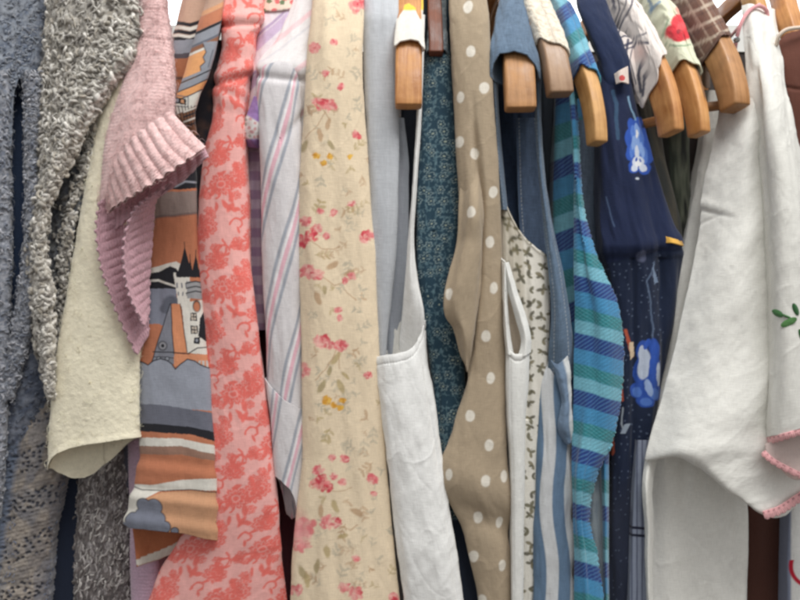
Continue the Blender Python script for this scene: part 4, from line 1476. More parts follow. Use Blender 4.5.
def dots(p):
    C = base(p, TA) * (0.95 + 0.1 * fbm(p.px / 20, p.py / 40, 3, 2))[..., None]
    x = p.px + 1.0 * (fbm(p.px / 5, p.py / 5, 1, 2) - .5)
    y = p.py + 1.0 * (fbm(p.px / 5, p.py / 5, 8, 2) - .5)
    for i, (cx, cy) in enumerate(DOTS):
        e = abs(cx - 477) / 28
        ell(C, x, y, cx, cy, 4.7 * max(.5, 1 - 0.35 * e * e), 5.8, 0.12, DT, 0.95, 0.1)
    return C


def dots_d(p):
    r = wrinkle(2.2, 17, 90, 41)(p)
    xs = np.interp(p.py, [-60, 120, 200, 280, 350, 385, 420], [470, 474, 482, 478, 470, 462, 452])
    r = r - 6.5 * np.exp(-((p.px - xs) / 3.4) ** 2) * np.clip((p.py - 90) / 60, 0, 1) * np.clip((420 - p.py) / 50, 0, 1)
    r = r + 5.0 * np.exp(-((p.px - xs + 9) / 6) ** 2) * np.clip((p.py - 150) / 60, 0, 1) * np.clip((420 - p.py) / 50, 0, 1)
    r = r + crease(p, .4, 34, .6, 9)
    r = r - 3 * np.exp(-((p.py - 512 - .5 * (p.px - 470)) / 12) ** 2) + 3 * np.exp(-((p.py - 480 - .5 * (p.px - 470)) / 22) ** 2)
    return r


g = garment('taupe_spotted_dress', 'taupe brown dress with small white polka dots and a wavy front edge', 'dress', 478)
tube('front', g, COTTON, [(-60, 450, 484, 40), (-10, 449, 486, 20), (20, 450, 489, 8), (60, 452, 491, 2), (100, 454, 493, 0), (150, 457, 497, 0), (200, 460, 500, 0), (260, 464, 503, 2), (314, 463, 505, 2), (365, 464, 506, 2), (390, 463, 506, 1), (412, 457, 506, 0), (436, 450, 507, -2), (458, 444, 507, -3), (482, 442, 508, -3), (498, 445, 509, -2), (512, 453, 509, 0), (528, 462, 510, 2), (560, 470, 511, 2), (600, 478, 511, 4), (650, 482, 512, 4)],
     dots, dots_d, b=12, bb=60, res=0.7)
ruf = lambda p: wrinkle(1.6, 12, 40, 43)(p) + .7 * np.exp(-((p.fu - .03) / .03) ** 2)
sheet('ruffle', g, COTTON, [[(461, 160, 14), (468, 156, 12), (474, 150, 12), (478, 140, 14)], [(459, 205, 6), (470, 205, -10), (479, 205, -10), (483, 205, 4)], [(457, 240, 2), (468, 240, -12), (479, 240, -9), (482, 240, 4)], [(450, 270, -2), (463, 270, -15), (476, 270, -9), (481, 270, 4)],
                            [(444, 296, -6), (458, 298, -16), (473, 298, -9), (479, 298, 4)], [(445, 315, -4), (459, 318, -14), (472, 322, -7), (476, 322, 4)], [(454, 330, 2), (463, 334, -12), (470, 342, -7), (473, 344, 4)], [(461, 356, 6), (465, 362, -4), (467, 368, -2), (468, 372, 5)]],
      dots, ruf, res=.7, solid=1.4)
slab(g, COTTON, [(-40, 458, 484, 80), (640, 470, 504, 70)], TA, 220)
# ============================================================================
# RIGHT: denim, sprig, white strip, blue stripe, turquoise, navy floral, straps,
# white blouse, browns
# ============================================================================
DN, DK, DL = lin(94, 113, 134), lin(46, 60, 84), lin(134, 152, 170)


def denim(c, stitch=()):
    def f(p):
        C = base(p, c) * (0.86 + 0.28 * fbm(p.u / 3, p.v / 9, 3, 3))[..., None]
        for e in stitch:
            on = (np.mod(p.v, 4) < 2.6)
            mixm(C, np.clip((0.8 - np.abs(p.fu - e) * (p.u.max() - p.u.min())) / .4, 0, 1) * on * .7, lin(176, 178, 178))
        return C
    return f


g = garment('denim_dress', 'washed blue denim sleeveless dress on a plain wooden hanger', 'dress', 518)
tube('shoulder_strap', g, DENIM, [(-60, 508, 528, 92), (-10, 502, 528, 60), (4, 498, 528, 42), (20, 495, 530, 26), (35, 492, 533, 12), (50, 490, 537, 2), (70, 489, 541, -2)], denim(DN), wrinkle(1.4, 10, 18, 2), b=10, bb=24, res=0.7, solid=1.6, back_res=2,
     hem=[(-1, 78), (-.85, 64), (-.55, 54), (0, 51), (.5, 55), (.8, 64), (1, 80)], hemb=[(-1, 78), (1, 80)])
sheet('armhole_edge', g, DENIM, [[(489, 56, 28), (493, 58, 22), (497, 62, 30)], [(493, 110, 24), (496, 110, 18), (499, 110, 28)], [(496, 160, 22), (499, 160, 18), (503, 160, 28)], [(500, 210, 26), (504, 210, 22), (508, 210, 30)]], denim(DN, (.5,)), None, res=0.7, solid=1.6)
sheet('armhole_edge', g, DENIM, [[(534, 62, 34), (538, 60, 26), (542, 58, 34)], [(535, 120, 30), (538.5, 120, 24), (542, 120, 32)], [(539, 180, 26), (542, 180, 20), (546, 180, 28)], [(544, 230, 22), (549, 230, 16), (554, 230, 24)], [(548, 270, 18), (555, 268, 12), (562, 266, 20)],
                                 [(551, 310, 18), (560, 308, 10), (569, 306, 18)], [(549, 345, 20), (561, 342, 12), (573, 340, 20)], [(548, 372, 26), (561, 374, 18), (575, 376, 26)]], denim(DN, (.2, .8)), wrinkle(.8, 8, 40, 3), res=0.7, solid=1.6)
tube('lining', g, DENIM, [(70, 498, 538, 66), (200, 500, 546, 62), (300, 508, 556, 58), (420, 520, 566, 52)], denim(DK), lambda p: wrinkle(1.6, 10, 120, 6)(p) - 2 * np.exp(-((p.px - 518 - .06 * (p.py - 120)) / 2.5) ** 2), b=5, bb=200, res=1.0)
sheet('facing', g, DENIM, [[(516, 118, 48), (528, 118, 44), (537, 118, 48)], [(518, 200, 46), (532, 200, 42), (546, 200, 46)], [(522, 262, 44), (538, 262, 40), (552, 262, 44)]], denim(lin(78, 94, 118), (.12, .85)), wrinkle(1.2, 9, 60, 3), res=0.8)

# ---- sprig print -------------------------------------------------------------
g = garment('sprig_print_blouse', 'off white blouse scattered with small olive leaf sprigs', 'blouse', 530, 250)


def sprigs(p):
    C = base(p, lin(224, 220, 210))
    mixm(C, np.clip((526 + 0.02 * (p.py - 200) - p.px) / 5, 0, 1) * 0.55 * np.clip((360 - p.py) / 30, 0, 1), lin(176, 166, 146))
    r_ = np.random.default_rng(9)
    OC = [lin(104, 100, 76), lin(124, 116, 90), lin(88, 84, 68)]
    y = 178.0
    while y < 660:
        for xx in np.arange(496, 556, 11.5):
            cx, cy = xx + r_.uniform(-3, 3), y + r_.uniform(-3.5, 3.5)
            a = r_.uniform(0, 6.28)
            for k in range(r_.integers(2, 5)):
                leaf(C, p.px, p.py, cx, cy, r_.uniform(4.5, 7), a + k * 1.5 + r_.uniform(-.4, .4), OC[r_.integers(0, 3)], .9, .27)
            stroke(C, p.px, p.py, [(cx, cy), (cx + 4 * math.cos(a + .8), cy + 4 * math.sin(a + .8))], .7, OC[2], .8)
        y += 12.5
    e = (p.fv * 460)
    mixm(C, np.exp(-((e - 4) / .8) ** 2) * 0.5, lin(190, 182, 160))
    return C


def spr_d(p):
    e = p.fv * 460
    return wrinkle(2.0, 10, 90, 44)(p) + 0.9 * np.exp(-((e - 2.5) / 2.4) ** 2) - 3 * np.exp(-((p.px - 526 - .01 * (p.py - 220)) / 3) ** 2) * (p.py < 420)


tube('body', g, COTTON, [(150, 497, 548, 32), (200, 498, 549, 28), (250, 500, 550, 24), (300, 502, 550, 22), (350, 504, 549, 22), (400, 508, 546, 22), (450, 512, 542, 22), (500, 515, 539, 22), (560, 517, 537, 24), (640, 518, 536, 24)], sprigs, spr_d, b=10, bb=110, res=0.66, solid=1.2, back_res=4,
     top=[(-1, 178), (-.8, 192), (-.5, 212), (-.2, 228), (.1, 240), (.5, 250), (1, 257)])

# ---- narrow white top --------------------------------------------------------
g = garment('white_camisole', 'narrow white cotton camisole with a small open loop at its armhole', 'camisole', 517, 330)
WW = lin(228, 228, 224)


def cam_d(p):
    e = p.fv * 280
    return wrinkle(1.0, 9, 80, 3)(p) + 0.9 * np.exp(-((e - 2.5) / 2.6) ** 2) - 0.7 * np.exp(-((e - 7) / 1) ** 2) - .6 * np.exp(-((p.s + .55) / .07) ** 2)


tube('body', g, COTTON, [(335, 506, 530, 0), (360, 506, 530, -4), (385, 506, 529, -5), (420, 507, 526, -5), (470, 510, 525, -4), (520, 511, 524, -3), (640, 512, 523, -3)], WW, cam_d, b=8, bb=60, res=0.66, solid=1.2, back_res=3,
     top=[(-1, 340), (-.6, 350), (-.2, 354), (.2, 354), (.6, 350), (1, 342)])
sheet('strap', g, COTTON, [[(502, 262, 10), (505, 264, 4), (508, 268, 10)], [(502.5, 300, 6), (505, 300, 0), (508, 302, 8)], [(504, 330, 4), (506.5, 330, -3), (510, 332, 6)], [(506, 354, 2), (509, 355, -4), (514, 356, 4)]], WW, wrinkle(.5, 5, 14, 6), res=0.6, solid=1.2)
sheet('strap', g, COTTON, [[(501, 258, 12), (505, 262, 4), (509, 262, 10)], [(509, 296, 8), (513.5, 294, 0), (518, 292, 8)], [(516, 320, 6), (521, 318, -2), (526, 316, 6)], [(521, 340, 4), (526, 338, -4), (531, 337, 4)], [(518, 356, 0), (525, 356, -5), (531, 352, 2)]], WW, wrinkle(.5, 5, 14, 6), res=0.6, solid=1.2)
sheet('inside', g, COTTON, [[(506, 282, 18), (511, 288, 16)], [(507, 330, 14), (523, 330, 14)], [(508, 360, 12), (526, 358, 12)]], lin(172, 158, 140), wrinkle(.8, 6, 30, 2), res=0.8)

# ---- blue striped skirt ------------------------------------------------------
g = garment('blue_striped_skirt', 'blue and white broad striped skirt with a wavy edge', 'skirt', 556, 420)
SB, SWH = lin(98, 122, 148), lin(200, 202, 204)


def bstripe(p):
    C = base(p, SB)
    o = np.interp(p.py, [340, 380, 430, 480, 520, 600], [2, 1, 0, -1, 0, 4])
    x = p.px - o + 2.0 * np.sin(p.py / 19.0)
    mixm(C, np.clip(np.minimum(x - 542, 554.5 - x) / .8 + .5, 0, 1), SWH)
    mixm(C, np.clip((x - 566.5) / .8 + .5, 0, 1), SWH)
    return C


def bs_w(p):
    p.px += np.clip(p.s, 0, 1) ** 2 * 2.4 * np.sin(p.py / 9.5 + 1.0)


tube('body', g, COTTON, [(352, 540, 574, 28), (380, 538, 573, 20), (420, 537, 573, 18), (470, 536, 575, 16), (520, 534, 573, 16), (560, 533, 574, 16), (640, 532, 574, 16)], bstripe, wrinkle(3.2, 11, 60, 21), b=9, bb=140, res=0.7, warp=bs_w,
     top=[(-1, 352), (0, 362), (1, 366)])
sheet('frill', g, COTTON, [[(551, 360, 16), (558, 364, 12), (568, 356, 16)], [(557, 380, 14), (563, 380, 9), (571, 374, 14)], [(561, 404, 14), (566, 404, 9), (572, 402, 14)], [(558, 426, 14), (565, 427, 8), (573, 424, 13)], [(562, 442, 20), (568, 444, 16), (574, 440, 20)]],
      lambda p: base(p, lin(112, 132, 156)) * (1 - 0) + np.clip((p.fu - .72) / .1, 0, 1)[..., None] * (lin(204, 206, 206) - lin(112, 132, 156)), wrinkle(1.4, 8, 12, 6), res=0.6)

# ---- turquoise stripe --------------------------------------------------------
g = garment('turquoise_striped_jacket', 'turquoise and navy striped woven jacket with a curved front edge', 'jacket', 595)
T1, T2, T3, T4 = lin(66, 134, 178), lin(40, 120, 128), lin(112, 172, 190), lin(32, 58, 122)


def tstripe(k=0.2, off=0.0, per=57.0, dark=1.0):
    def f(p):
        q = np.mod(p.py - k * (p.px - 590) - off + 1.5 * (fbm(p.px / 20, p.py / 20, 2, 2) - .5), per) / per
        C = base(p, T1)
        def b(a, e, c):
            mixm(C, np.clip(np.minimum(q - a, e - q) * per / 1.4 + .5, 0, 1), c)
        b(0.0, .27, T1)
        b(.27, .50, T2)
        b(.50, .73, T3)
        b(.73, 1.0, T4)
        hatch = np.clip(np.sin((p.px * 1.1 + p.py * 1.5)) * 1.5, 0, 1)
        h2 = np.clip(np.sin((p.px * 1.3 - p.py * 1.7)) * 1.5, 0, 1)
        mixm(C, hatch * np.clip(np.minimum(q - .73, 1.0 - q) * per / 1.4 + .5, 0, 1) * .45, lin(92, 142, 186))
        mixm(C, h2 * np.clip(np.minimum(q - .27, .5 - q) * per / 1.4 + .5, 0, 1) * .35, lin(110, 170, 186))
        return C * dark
    return f


sheath('shoulder_strap', g, TWILL, 'turq', .385, .85, tstripe(-0.75, 2, 64), 2.6, 6, wrinkle(.8, 9, 14, 4), slip=lambda a: .05 * np.cos(a) + .03 * np.sin(a), solid=1.8)
tube('inner_front', g, TWILL, [(84, 556, 584, 74), (200, 552, 582, 58), (300, 553, 582, 50), (420, 562, 590, 44)], tstripe(-.35, 20, 74, .5), wrinkle(2, 12, 110, 4), b=6, bb=160, res=1.0)  # same stripes darkened, shade inside the jacket put into their colour


def fray(p):
    p.px += (p.fu > .96) * 1.2 * (vn(p.py / 1.6, 0 * p.py, 3) - .5) * 2


def tq_d(p):
    return 3.5 * np.exp(-((p.fu - .3) / .1) ** 2) * np.sin(p.py / 60) - 3.5 * np.exp(-((p.fu - .52 - .1 * np.sin(p.py / 70)) / .17) ** 2) + 2.5 * (fbm(p.px / 22, p.py / 90, 4, 2) - .5) * 2 + .12 * np.sin(p.px * 1.1 + p.py * 1.5)


sheet('front', g, TWILL, [[(572, 90, 40), (574, 92, 32), (577, 94, 40)], [(575, 150, 34), (577, 150, 24), (580, 150, 32)], [(574, 200, 26), (579, 200, 14), (584, 200, 24)], [(573, 240, 22), (583, 240, 8), (592, 240, 16)], [(573, 270, 18), (588, 270, 4), (603, 268, 14)],
                         [(574, 300, 16), (596, 300, 1), (616, 298, 12)], [(574, 330, 16), (600, 330, 0), (623, 328, 12)], [(573, 360, 16), (600, 362, 0), (625, 364, 14)], [(573, 400, 16), (598, 402, 1), (620, 404, 14)], [(572, 440, 16), (593, 440, 2), (611, 444, 12)],
                         [(571, 480, 16), (584, 480, -2), (597, 474, 10)], [(572, 520, 16), (582, 522, 2), (590, 520, 12)], [(574, 560, 16), (586, 560, 4), (598, 556, 12)], [(574, 640, 16), (590, 640, 4), (608, 640, 12)]], tstripe(.28, 300 - 5), tq_d, res=0.7, solid=2.2, warp=fray)
sheet('front_edge', g, TWILL, [[(600, 436, 24), (604, 436, 18), (609, 434, 24)], [(602, 500, 24), (605.5, 500, 18), (609, 500, 24)], [(603, 570, 24), (606, 570, 18), (609, 570, 24)], [(604, 640, 24), (607, 640, 18), (610, 640, 24)]], tstripe(.2, 290), None, res=0.7, solid=2)
sheet('lining', g, COTTON, [[(580, 440, 34), (595, 436, 30), (606, 440, 34)], [(582, 520, 32), (595, 520, 28), (606, 520, 32)], [(590, 640, 32), (600, 640, 30), (608, 640, 32)]], lambda p: mottled([lin(128, 140, 150), lin(150, 160, 166), lin(104, 120, 134)], 8, 3, 4)(p), wrinkle(1.5, 8, 90, 2), res=0.8)
g = garment('slate_denim_skirt', 'slate grey denim skirt behind the turquoise jacket edge', 'skirt', 590, 150)
tube('body', g, DENIM, [(120, 577, 603, 64), (250, 578, 603, 60), (360, 584, 606, 58)], (lambda p: base(p, lin(84, 96, 112)) * (0.85 + .3 * fbm(p.u / 3, p.v / 12, 2, 2))[..., None]), wrinkle(1.6, 9, 110, 3), b=6, bb=160, res=1.0)

# ---- navy floral dress -------------------------------------------------------
g = garment('navy_floral_dress', 'navy blue dress printed with large blue and white flowers', 'dress', 635)
NV, NB = lin(28, 38, 68), lin(22, 29, 50)


def navy(p):
    C = base(p, NV) * (.92 + .16 * fbm(p.px / 6, p.py / 9, 4, 2))[..., None]
    x = p.px + 2.0 * (fbm(p.px / 7, p.py / 7, 3, 2) - .5)
    y = p.py + 2.0 * (fbm(p.px / 7, p.py / 7, 8, 2) - .5)
    lower = np.clip((p.py - 252 + .2 * (p.px - 660)) / 1.0, 0, 1)
    mixm(C, lower * .8, lin(25, 36, 58))
    # upper bloom: scalloped blue petals round a pale heart
    B1, B2, B3, W1, W2 = lin(48, 86, 176), lin(84, 124, 204), lin(134, 166, 222), lin(206, 214, 230), lin(232, 234, 238)

    def E(a, b, rx_, ry_, rot, c, al=1):
        ell(C, x, y, a, b, rx_, ry_, rot, c, al, .07)
    for e_ in ((632, 126, 4, 8, -.2), (638, 124, 5, 7, .2), (629, 138, 4, 9, 0), (644, 138, 5, 10, -.1), (630, 152, 4.5, 9, .1), (647, 154, 4.5, 10, -.1), (634, 166, 6, 8, .3), (644, 168, 6, 7, -.3), (637, 146, 9, 22, 0)):
        E(*e_, B1)
    for e_ in ((634, 134, 3, 9, -.1), (641, 138, 3, 11, -.15), (632, 150, 2.6, 8, .1), (644, 155, 3, 9, -.1)):
        E(*e_, B2)
    for e_ in ((637, 131, 2.2, 8, -.1), (637, 146, 3.6, 11, -.1), (633, 143, 1.4, 7, .1), (642, 150, 1.6, 8, -.1)):
        E(*e_, B3)
    for e_ in ((638, 162, 6, 6.5, 0), (634, 168, 3.5, 4, .4), (643, 168, 3.5, 4, -.4), (637, 152, 2.2, 7, 0)):
        E(*e_, W1)
    for e_ in ((638, 163, 3.6, 4.2, 0), (637, 134, 1.1, 5, -.1)):
        E(*e_, W2)
    for e_ in ((636, 159, 1.0, 2.4, .3), (640, 160, 1.0, 2.4, -.3), (638, 168, .8, 2.2, 0)):
        E(*e_, B1)
    ell(C, x, y, 637, 179, 2.2, 1.2, -.3, lin(206, 214, 226), .9)
    stroke(C, x, y, [(613, 92), (617, 104), (616, 122), (618, 138)], 4.0, lin(70, 104, 134), .5)
    stroke(C, x, y, [(628, 96), (631, 108), (636, 120)], 1.6, lin(132, 168, 196), .8)
    stroke(C, x, y, [(606, 196), (610, 212), (614, 226)], 1.2, lin(92, 112, 144), .6)
    # lower: pale speckles, stem and flower
    w1, r1, _ = worley(p.px / 6.5, p.py / 6.5)
    mixm(C, lower * (w1 < .14) * (r1 > .4) * (p.px < 664) * .45, lin(110, 124, 150))
    ell(C, x, y, 641, 256, 5, 6, 0, lin(92, 98, 124), .8)
    stroke(C, x, y, [(654, 262), (652, 272), (646, 280), (650, 300), (653, 330), (652, 346)], 1.8, lin(104, 122, 150), .6)
    poly(C, x, y, [(652, 262), (660, 282), (655, 284)], lin(120, 138, 164))
    for e_ in ((642, 350, 6, 10, .2), (654, 350, 5, 12, -.1), (640, 370, 6, 14, .1), (656, 372, 5, 14, 0), (638, 390, 8, 8, .3), (655, 392, 7, 9, -.3), (646, 400, 9, 8, 0), (648, 378, 10, 18, 0)):
        E(*e_, B1 * .85)
    for e_ in ((644, 364, 6, 16, .08), (658, 374, 2.2, 12, 0), (641, 352, 3, 7, .2)):
        E(*e_, lin(184, 194, 212))
    for e_ in ((653, 360, 3.2, 20, .03), (647, 344, 2.4, 6, .4)):
        E(*e_, B1)
    for e_ in ((638, 392, 5, 5, .3), (654, 394, 4.5, 6, -.2), (646, 402, 5.5, 4.5, 0)):
        E(*e_, B2 * .85)
    for e_ in ((649, 388, 3.0, 9, -.25),):
        E(*e_, lin(150, 172, 212))
    stroke(C, x, y, [(623, 408), (621, 424), (624, 432)], 1.6, lin(170, 180, 190), .8)
    poly(C, x, y, [(624, 424), (632, 424), (626, 434), (620, 434)], lin(150, 162, 178))
    for pts, w in (([(626, 330), (630, 345), (632, 356)], 3.5), ([(622, 360), (621, 385), (623, 400)], 2.5), ([(612, 424), (610, 440), (611, 452)], 6)):
        stroke(C, x, y, pts, w, lin(206, 100, 70), .85)
    poly(C, x, y, [(629, 342), (634, 342), (634, 356), (630, 360)], lin(214, 190, 160))
    mixm(C, np.clip((p.py - 470) / 40, 0, 1) * .35, lin(60, 62, 74))
    return C


def nv_d(p):
    r = wrinkle(4.5, 15, 100, 51)(p)
    hy = 252 - .2 * (p.px - 660)
    return r - 1.6 * np.exp(-((p.py - hy) / 3.0) ** 2) * np.clip((p.px - 618) / 24, 0, 1) + 1.2 * np.exp(-((p.py - hy + 10) / 8) ** 2) - 2.5 * np.exp(-((p.px - 663) / 3) ** 2) * (p.py > 258) - 2.5 * np.exp(-((p.px - 634) / 3) ** 2) * (p.py > 258)


tube('body', g, COTTON, [(60, 600, 628, 44), (90, 600, 634, 38), (120, 598, 642, 32), (160, 599, 652, 26), (200, 599, 665, 22), (225, 600, 674, 18), (244, 602, 682, 15), (252, 603, 682, 17), (260, 605, 680, 20), (300, 610, 676, 22), (350, 613, 668, 24), (400, 612, 660, 26), (450, 610, 650, 28), (520, 608, 640, 32), (640, 606, 638, 34)],
     navy, nv_d, b=13, bb=90, res=0.66)
sheet('tier_edge', g, COTTON, [[(664, 236, 18), (672, 238, 14), (682, 241, 20)], [(666, 243, 16), (674, 243, 12), (684, 246, 20)]], lambda p: base(p, lin(228, 178, 84)) + np.clip((np.abs(p.fu - .45) - .3) * 6, 0, 1)[..., None] * (lin(40, 50, 80) - lin(228, 178, 84)) * .4, None, res=0.5)
tube('shoulder_strap', g, COTTON, [(-60, 560, 592, 120), (-10, 576, 602, 84), (4, 578, 608, 70), (20, 584, 614, 58), (40, 592, 622, 48), (62, 600, 632, 42), (84, 604, 634, 38), (110, 606, 630, 40)], lambda p: base(p, lin(28, 40, 70)) * (.9 + .2 * fbm(p.px / 5, p.py / 5, 4, 2))[..., None], wrinkle(1.4, 10, 30, 7), b=8, bb=30, res=0.8, solid=1.2, back_res=3,
     hem=[(-1, 96), (-.4, 92), (.2, 84), (.7, 74), (1, 64)])
sheet('facing', g, COTTON, [[(614, 74, 34), (620, 70, 30), (628, 66, 34)], [(616, 84, 32), (622, 82, 28), (629, 84, 32)]], lambda p: base(p, lin(222, 206, 196)) + ((np.hypot(p.px - 622, p.py - 78) < 3)[..., None]) * (lin(196, 80, 80) - lin(222, 206, 196)), None, res=.5)
slab(g, COTTON, [(100, 606, 648, 80), (640, 606, 640, 80)], NB, 200)

# ---- strap garments on the three right hangers -------------------------------
g = garment('navy_line_blouse', 'white blouse with navy line print on the shoulder of a wooden hanger', 'blouse', 660)


def lineprint(p):
    C = base(p, lin(224, 214, 208))
    x, y = p.px, p.py
    N_ = lin(44, 48, 74)
    mixm(C, np.clip(1 - np.hypot((x - 640) / 10, (y - 52) / 14), 0, 1), lin(236, 200, 190))
    for pts, w in (([(610, -10), (614, 6), (620, 20), (613, 36)], 2.6), ([(616, -10), (620, 10), (612, 30)], 1.4), ([(634, -12), (632, 4), (622, 22), (616, 40)], 2.2), ([(628, -12), (626, 4), (617, 24)], 1.2), ([(612, 40), (624, 36), (634, 38), (646, 33)], 1.8), ([(622, 46), (634, 42), (648, 43)], 2.6), ([(622, 50), (636, 46)], 1.4),
                   ([(628, 40), (626, 56), (632, 80), (634, 94)], 2.6), ([(634, 40), (630, 60), (636, 84)], 1.2), ([(618, 48), (622, 66), (628, 84)], 1.6), ([(612, 34), (616, 28), (624, 28)], 1.4), ([(641, 60), (638, 76), (641, 92)], 3.4), ([(645, 70), (643, 96)], 2.4)):
        stroke(C, x, y, pts, w, N_, .9)
    return C


sheath('shoulder', g, COTTON, 'line', .43, .85, lineprint, 3.0, 12, wrinkle(1.4, 9, 16, 11), slip=lambda a: -.06 * np.cos(a) + .14 * np.clip(-np.cos(a), 0, 1) * np.clip(np.sin(a) + .4, 0, 1))
sheet('side_fall', g, COTTON, [[(612, 24, 66), (620, 30, 60), (632, 40, 56)], [(620, 52, 54), (630, 58, 46), (642, 62, 46)], [(628, 78, 50), (636, 82, 42), (645, 82, 44)], [(634, 102, 52), (639, 104, 46), (645, 102, 48)]], lineprint, wrinkle(1.2, 8, 20, 5), res=.66)
tube('body', g, COTTON, [(90, 634, 656, 70), (150, 648, 664, 66), (240, 662, 682, 60), (360, 664, 684, 60)], lambda p: mottled([lin(60, 56, 52), lin(92, 88, 78), lin(70, 72, 70)], 10, 3, 6)(p), wrinkle(2, 6, 100, 3), b=5, bb=170, res=1.2)  # white blouse body coloured dark, shade of the gap painted in

g = garment('green_poppy_blouse', 'pale green blouse with a red poppy on its shoulder strap', 'blouse', 690)


def poppy(p):
    C = base(p, lin(212, 214, 190))
    x, y = p.px, p.py
    for pts in ([(645, -6), (652, 6), (650, 14)], [(640, 12), (650, 10), (660, 2)], [(643, 22), (648, 26)]):
        stroke(C, x, y, pts, 3.0, lin(96, 134, 170), .75)
    for cx, cy, a, b, r, c in ((678, 22, 7, 8, .4, (212, 62, 70)), (672, 32, 6.5, 7, -.3, (198, 44, 56)), (685, 33, 7, 7.5, .3, (206, 52, 62)), (678, 37, 7, 5, 0, (188, 40, 52)), (681, 27, 4, 5, .6, (222, 84, 88))):
        ell(C, x, y, cx, cy, a, b, r, lin(*c), 1, .12)
    ell(C, x, y, 678.5, 31, 2.2, 2.4, 0, lin(120, 30, 40), .8)
    for pts in ([(666, 44), (676, 46), (690, 45)], [(668, 20), (664, 32), (662, 40)], [(648, 40), (656, 48)]):
        stroke(C, x, y, pts, 1.8, lin(132, 154, 124), .8)
    ell(C, x, y, 679, 10, 4, 4, 0, lin(216, 120, 110), .7)
    return C


sheath('shoulder', g, COTTON, 'poppy', .41, .9, poppy, 3.6, 8, wrinkle(1.4, 9, 16, 13), slip=lambda a: .04 * np.cos(a))
tube('body', g, COTTON, [(70, 664, 690, 74), (150, 668, 690, 70), (300, 676, 696, 66), (420, 676, 696, 66)], lambda p: mottled([lin(54, 60, 52), lin(100, 104, 90), lin(40, 42, 40)], 8, 5, 7)(p), wrinkle(2, 6, 100, 4), b=5, bb=160, res=1.2)  # pale green darkened here, the colour carries the shade between hangers

g = garment('brown_plaid_dress', 'brown and cream plaid dress with its strap over a wooden hanger', 'dress', 725)


def plaid(p):
    C = base(p, lin(112, 80, 66))
    q1 = np.mod(p.py + .45 * (p.px - 710) + 4, 17)
    q2 = np.mod(p.px - .6 * p.py - 3, 15)
    mixm(C, np.clip((2.2 - np.abs(q1 - 8)) / 1, 0, 1) * .75, lin(196, 180, 162))
    mixm(C, np.clip((1.6 - np.abs(q2 - 8)) / 1, 0, 1) * .65, lin(186, 168, 150))
    mixm(C, np.clip((1.0 - np.abs(q1 - 14)) / 1, 0, 1) * .6, lin(58, 42, 40))
    mixm(C, np.clip((.9 - np.abs(q2 - 2)) / 1, 0, 1) * .5, lin(62, 46, 44))
    e = np.clip((p.fv - .95) / .01, 0, 1)
    mixm(C, e * .8, lin(92, 66, 56))
    return C


sheath('shoulder_strap', g, COTTON, 'plaid', .46, .9, plaid, 2.2, 5, wrinkle(.9, 9, 14, 3), slip=lambda a: -.04 * np.cos(a), solid=1.6)
sheet('side_fall', g, COTTON, [[(700, 34, 50), (704, 40, 44), (709, 44, 50)], [(701, 56, 52), (705, 60, 48), (710, 60, 54)], [(702, 84, 62), (706, 88, 60), (710, 88, 64)]], lambda p: base(p, lin(150, 130, 116)), None, res=.8)
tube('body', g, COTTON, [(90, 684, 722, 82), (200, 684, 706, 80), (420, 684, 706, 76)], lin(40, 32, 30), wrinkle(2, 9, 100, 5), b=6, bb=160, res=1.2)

g = garment('grey_lined_trousers', 'grey trousers with dark vertical pinstripes and a double navy band, low beside the white blouse', 'trousers', 640, 460)


def pin(p):
    C = base(p, lin(140, 148, 166))
    m = np.clip((np.cos((p.px - 637) * 2 * math.pi / 5.2) - .35) * 2, 0, 1)
    mixm(C, m * .7, lin(60, 66, 92))
    for yy in (528, 535.5):
        mixm(C, np.clip((1.6 - np.abs(p.py - yy - .06 * (p.px - 640))) / .6, 0, 1), lin(30, 32, 52))
    return C


tube('leg', g, COTTON, [(440, 636, 652, 22), (500, 633, 652, 22), (560, 630, 652, 22), (640, 628, 652, 22)], pin, wrinkle(.8, 7, 80, 3), b=5, bb=120, res=0.7)

# ---- white blouse with crochet trim ------------------------------------------
g = garment('white_crochet_blouse', 'white cotton blouse with pink crochet trim and a green embroidered leaf sprig', 'blouse', 740)
WB = lin(236, 235, 229)


def wb(p):
    return base(p, WB) * (.985 + .03 * fbm(p.u / 30, p.v / 30, 5, 2))[..., None]


def body_d(p):
    r = 6 * (fbm(p.u / 55 + p.v / 90, p.v / 170, 61, 2) - .5) * 2 + 1.2 * (fbm(p.u / 26 - p.v / 60, p.v / 90, 63, 2) - .5) * 2 + crease(p, .35, 50, .8, 11) + 1.6 * (fbm(p.u / 16 + p.v / 40, p.v / 22, 14, 3) - .5) + .5 * (fbm(p.u / 9, p.v / 9, 4, 2) - .5)
    r = r - 1.5 * np.exp(-((p.py - 212 - .22 * (p.px - 710)) / 2.4) ** 2) * np.clip((740 - p.px) / 30, 0, 1) + 1.6 * np.exp(-((p.py - 205 - .22 * (p.px - 710)) / 5.5) ** 2) * np.clip((740 - p.px) / 30, 0, 1)
    r = r - .9 * np.exp(-((p.py - 219 + .5 * (p.px - 708)) / 2) ** 2) * np.clip((725 - p.px) / 15, 0, 1)
    r = r + 2.5 * np.exp(-((p.py - 448) / 12) ** 2) * (p.px > 690) * np.clip((p.px - 690) / 20, 0, 1)
    return r


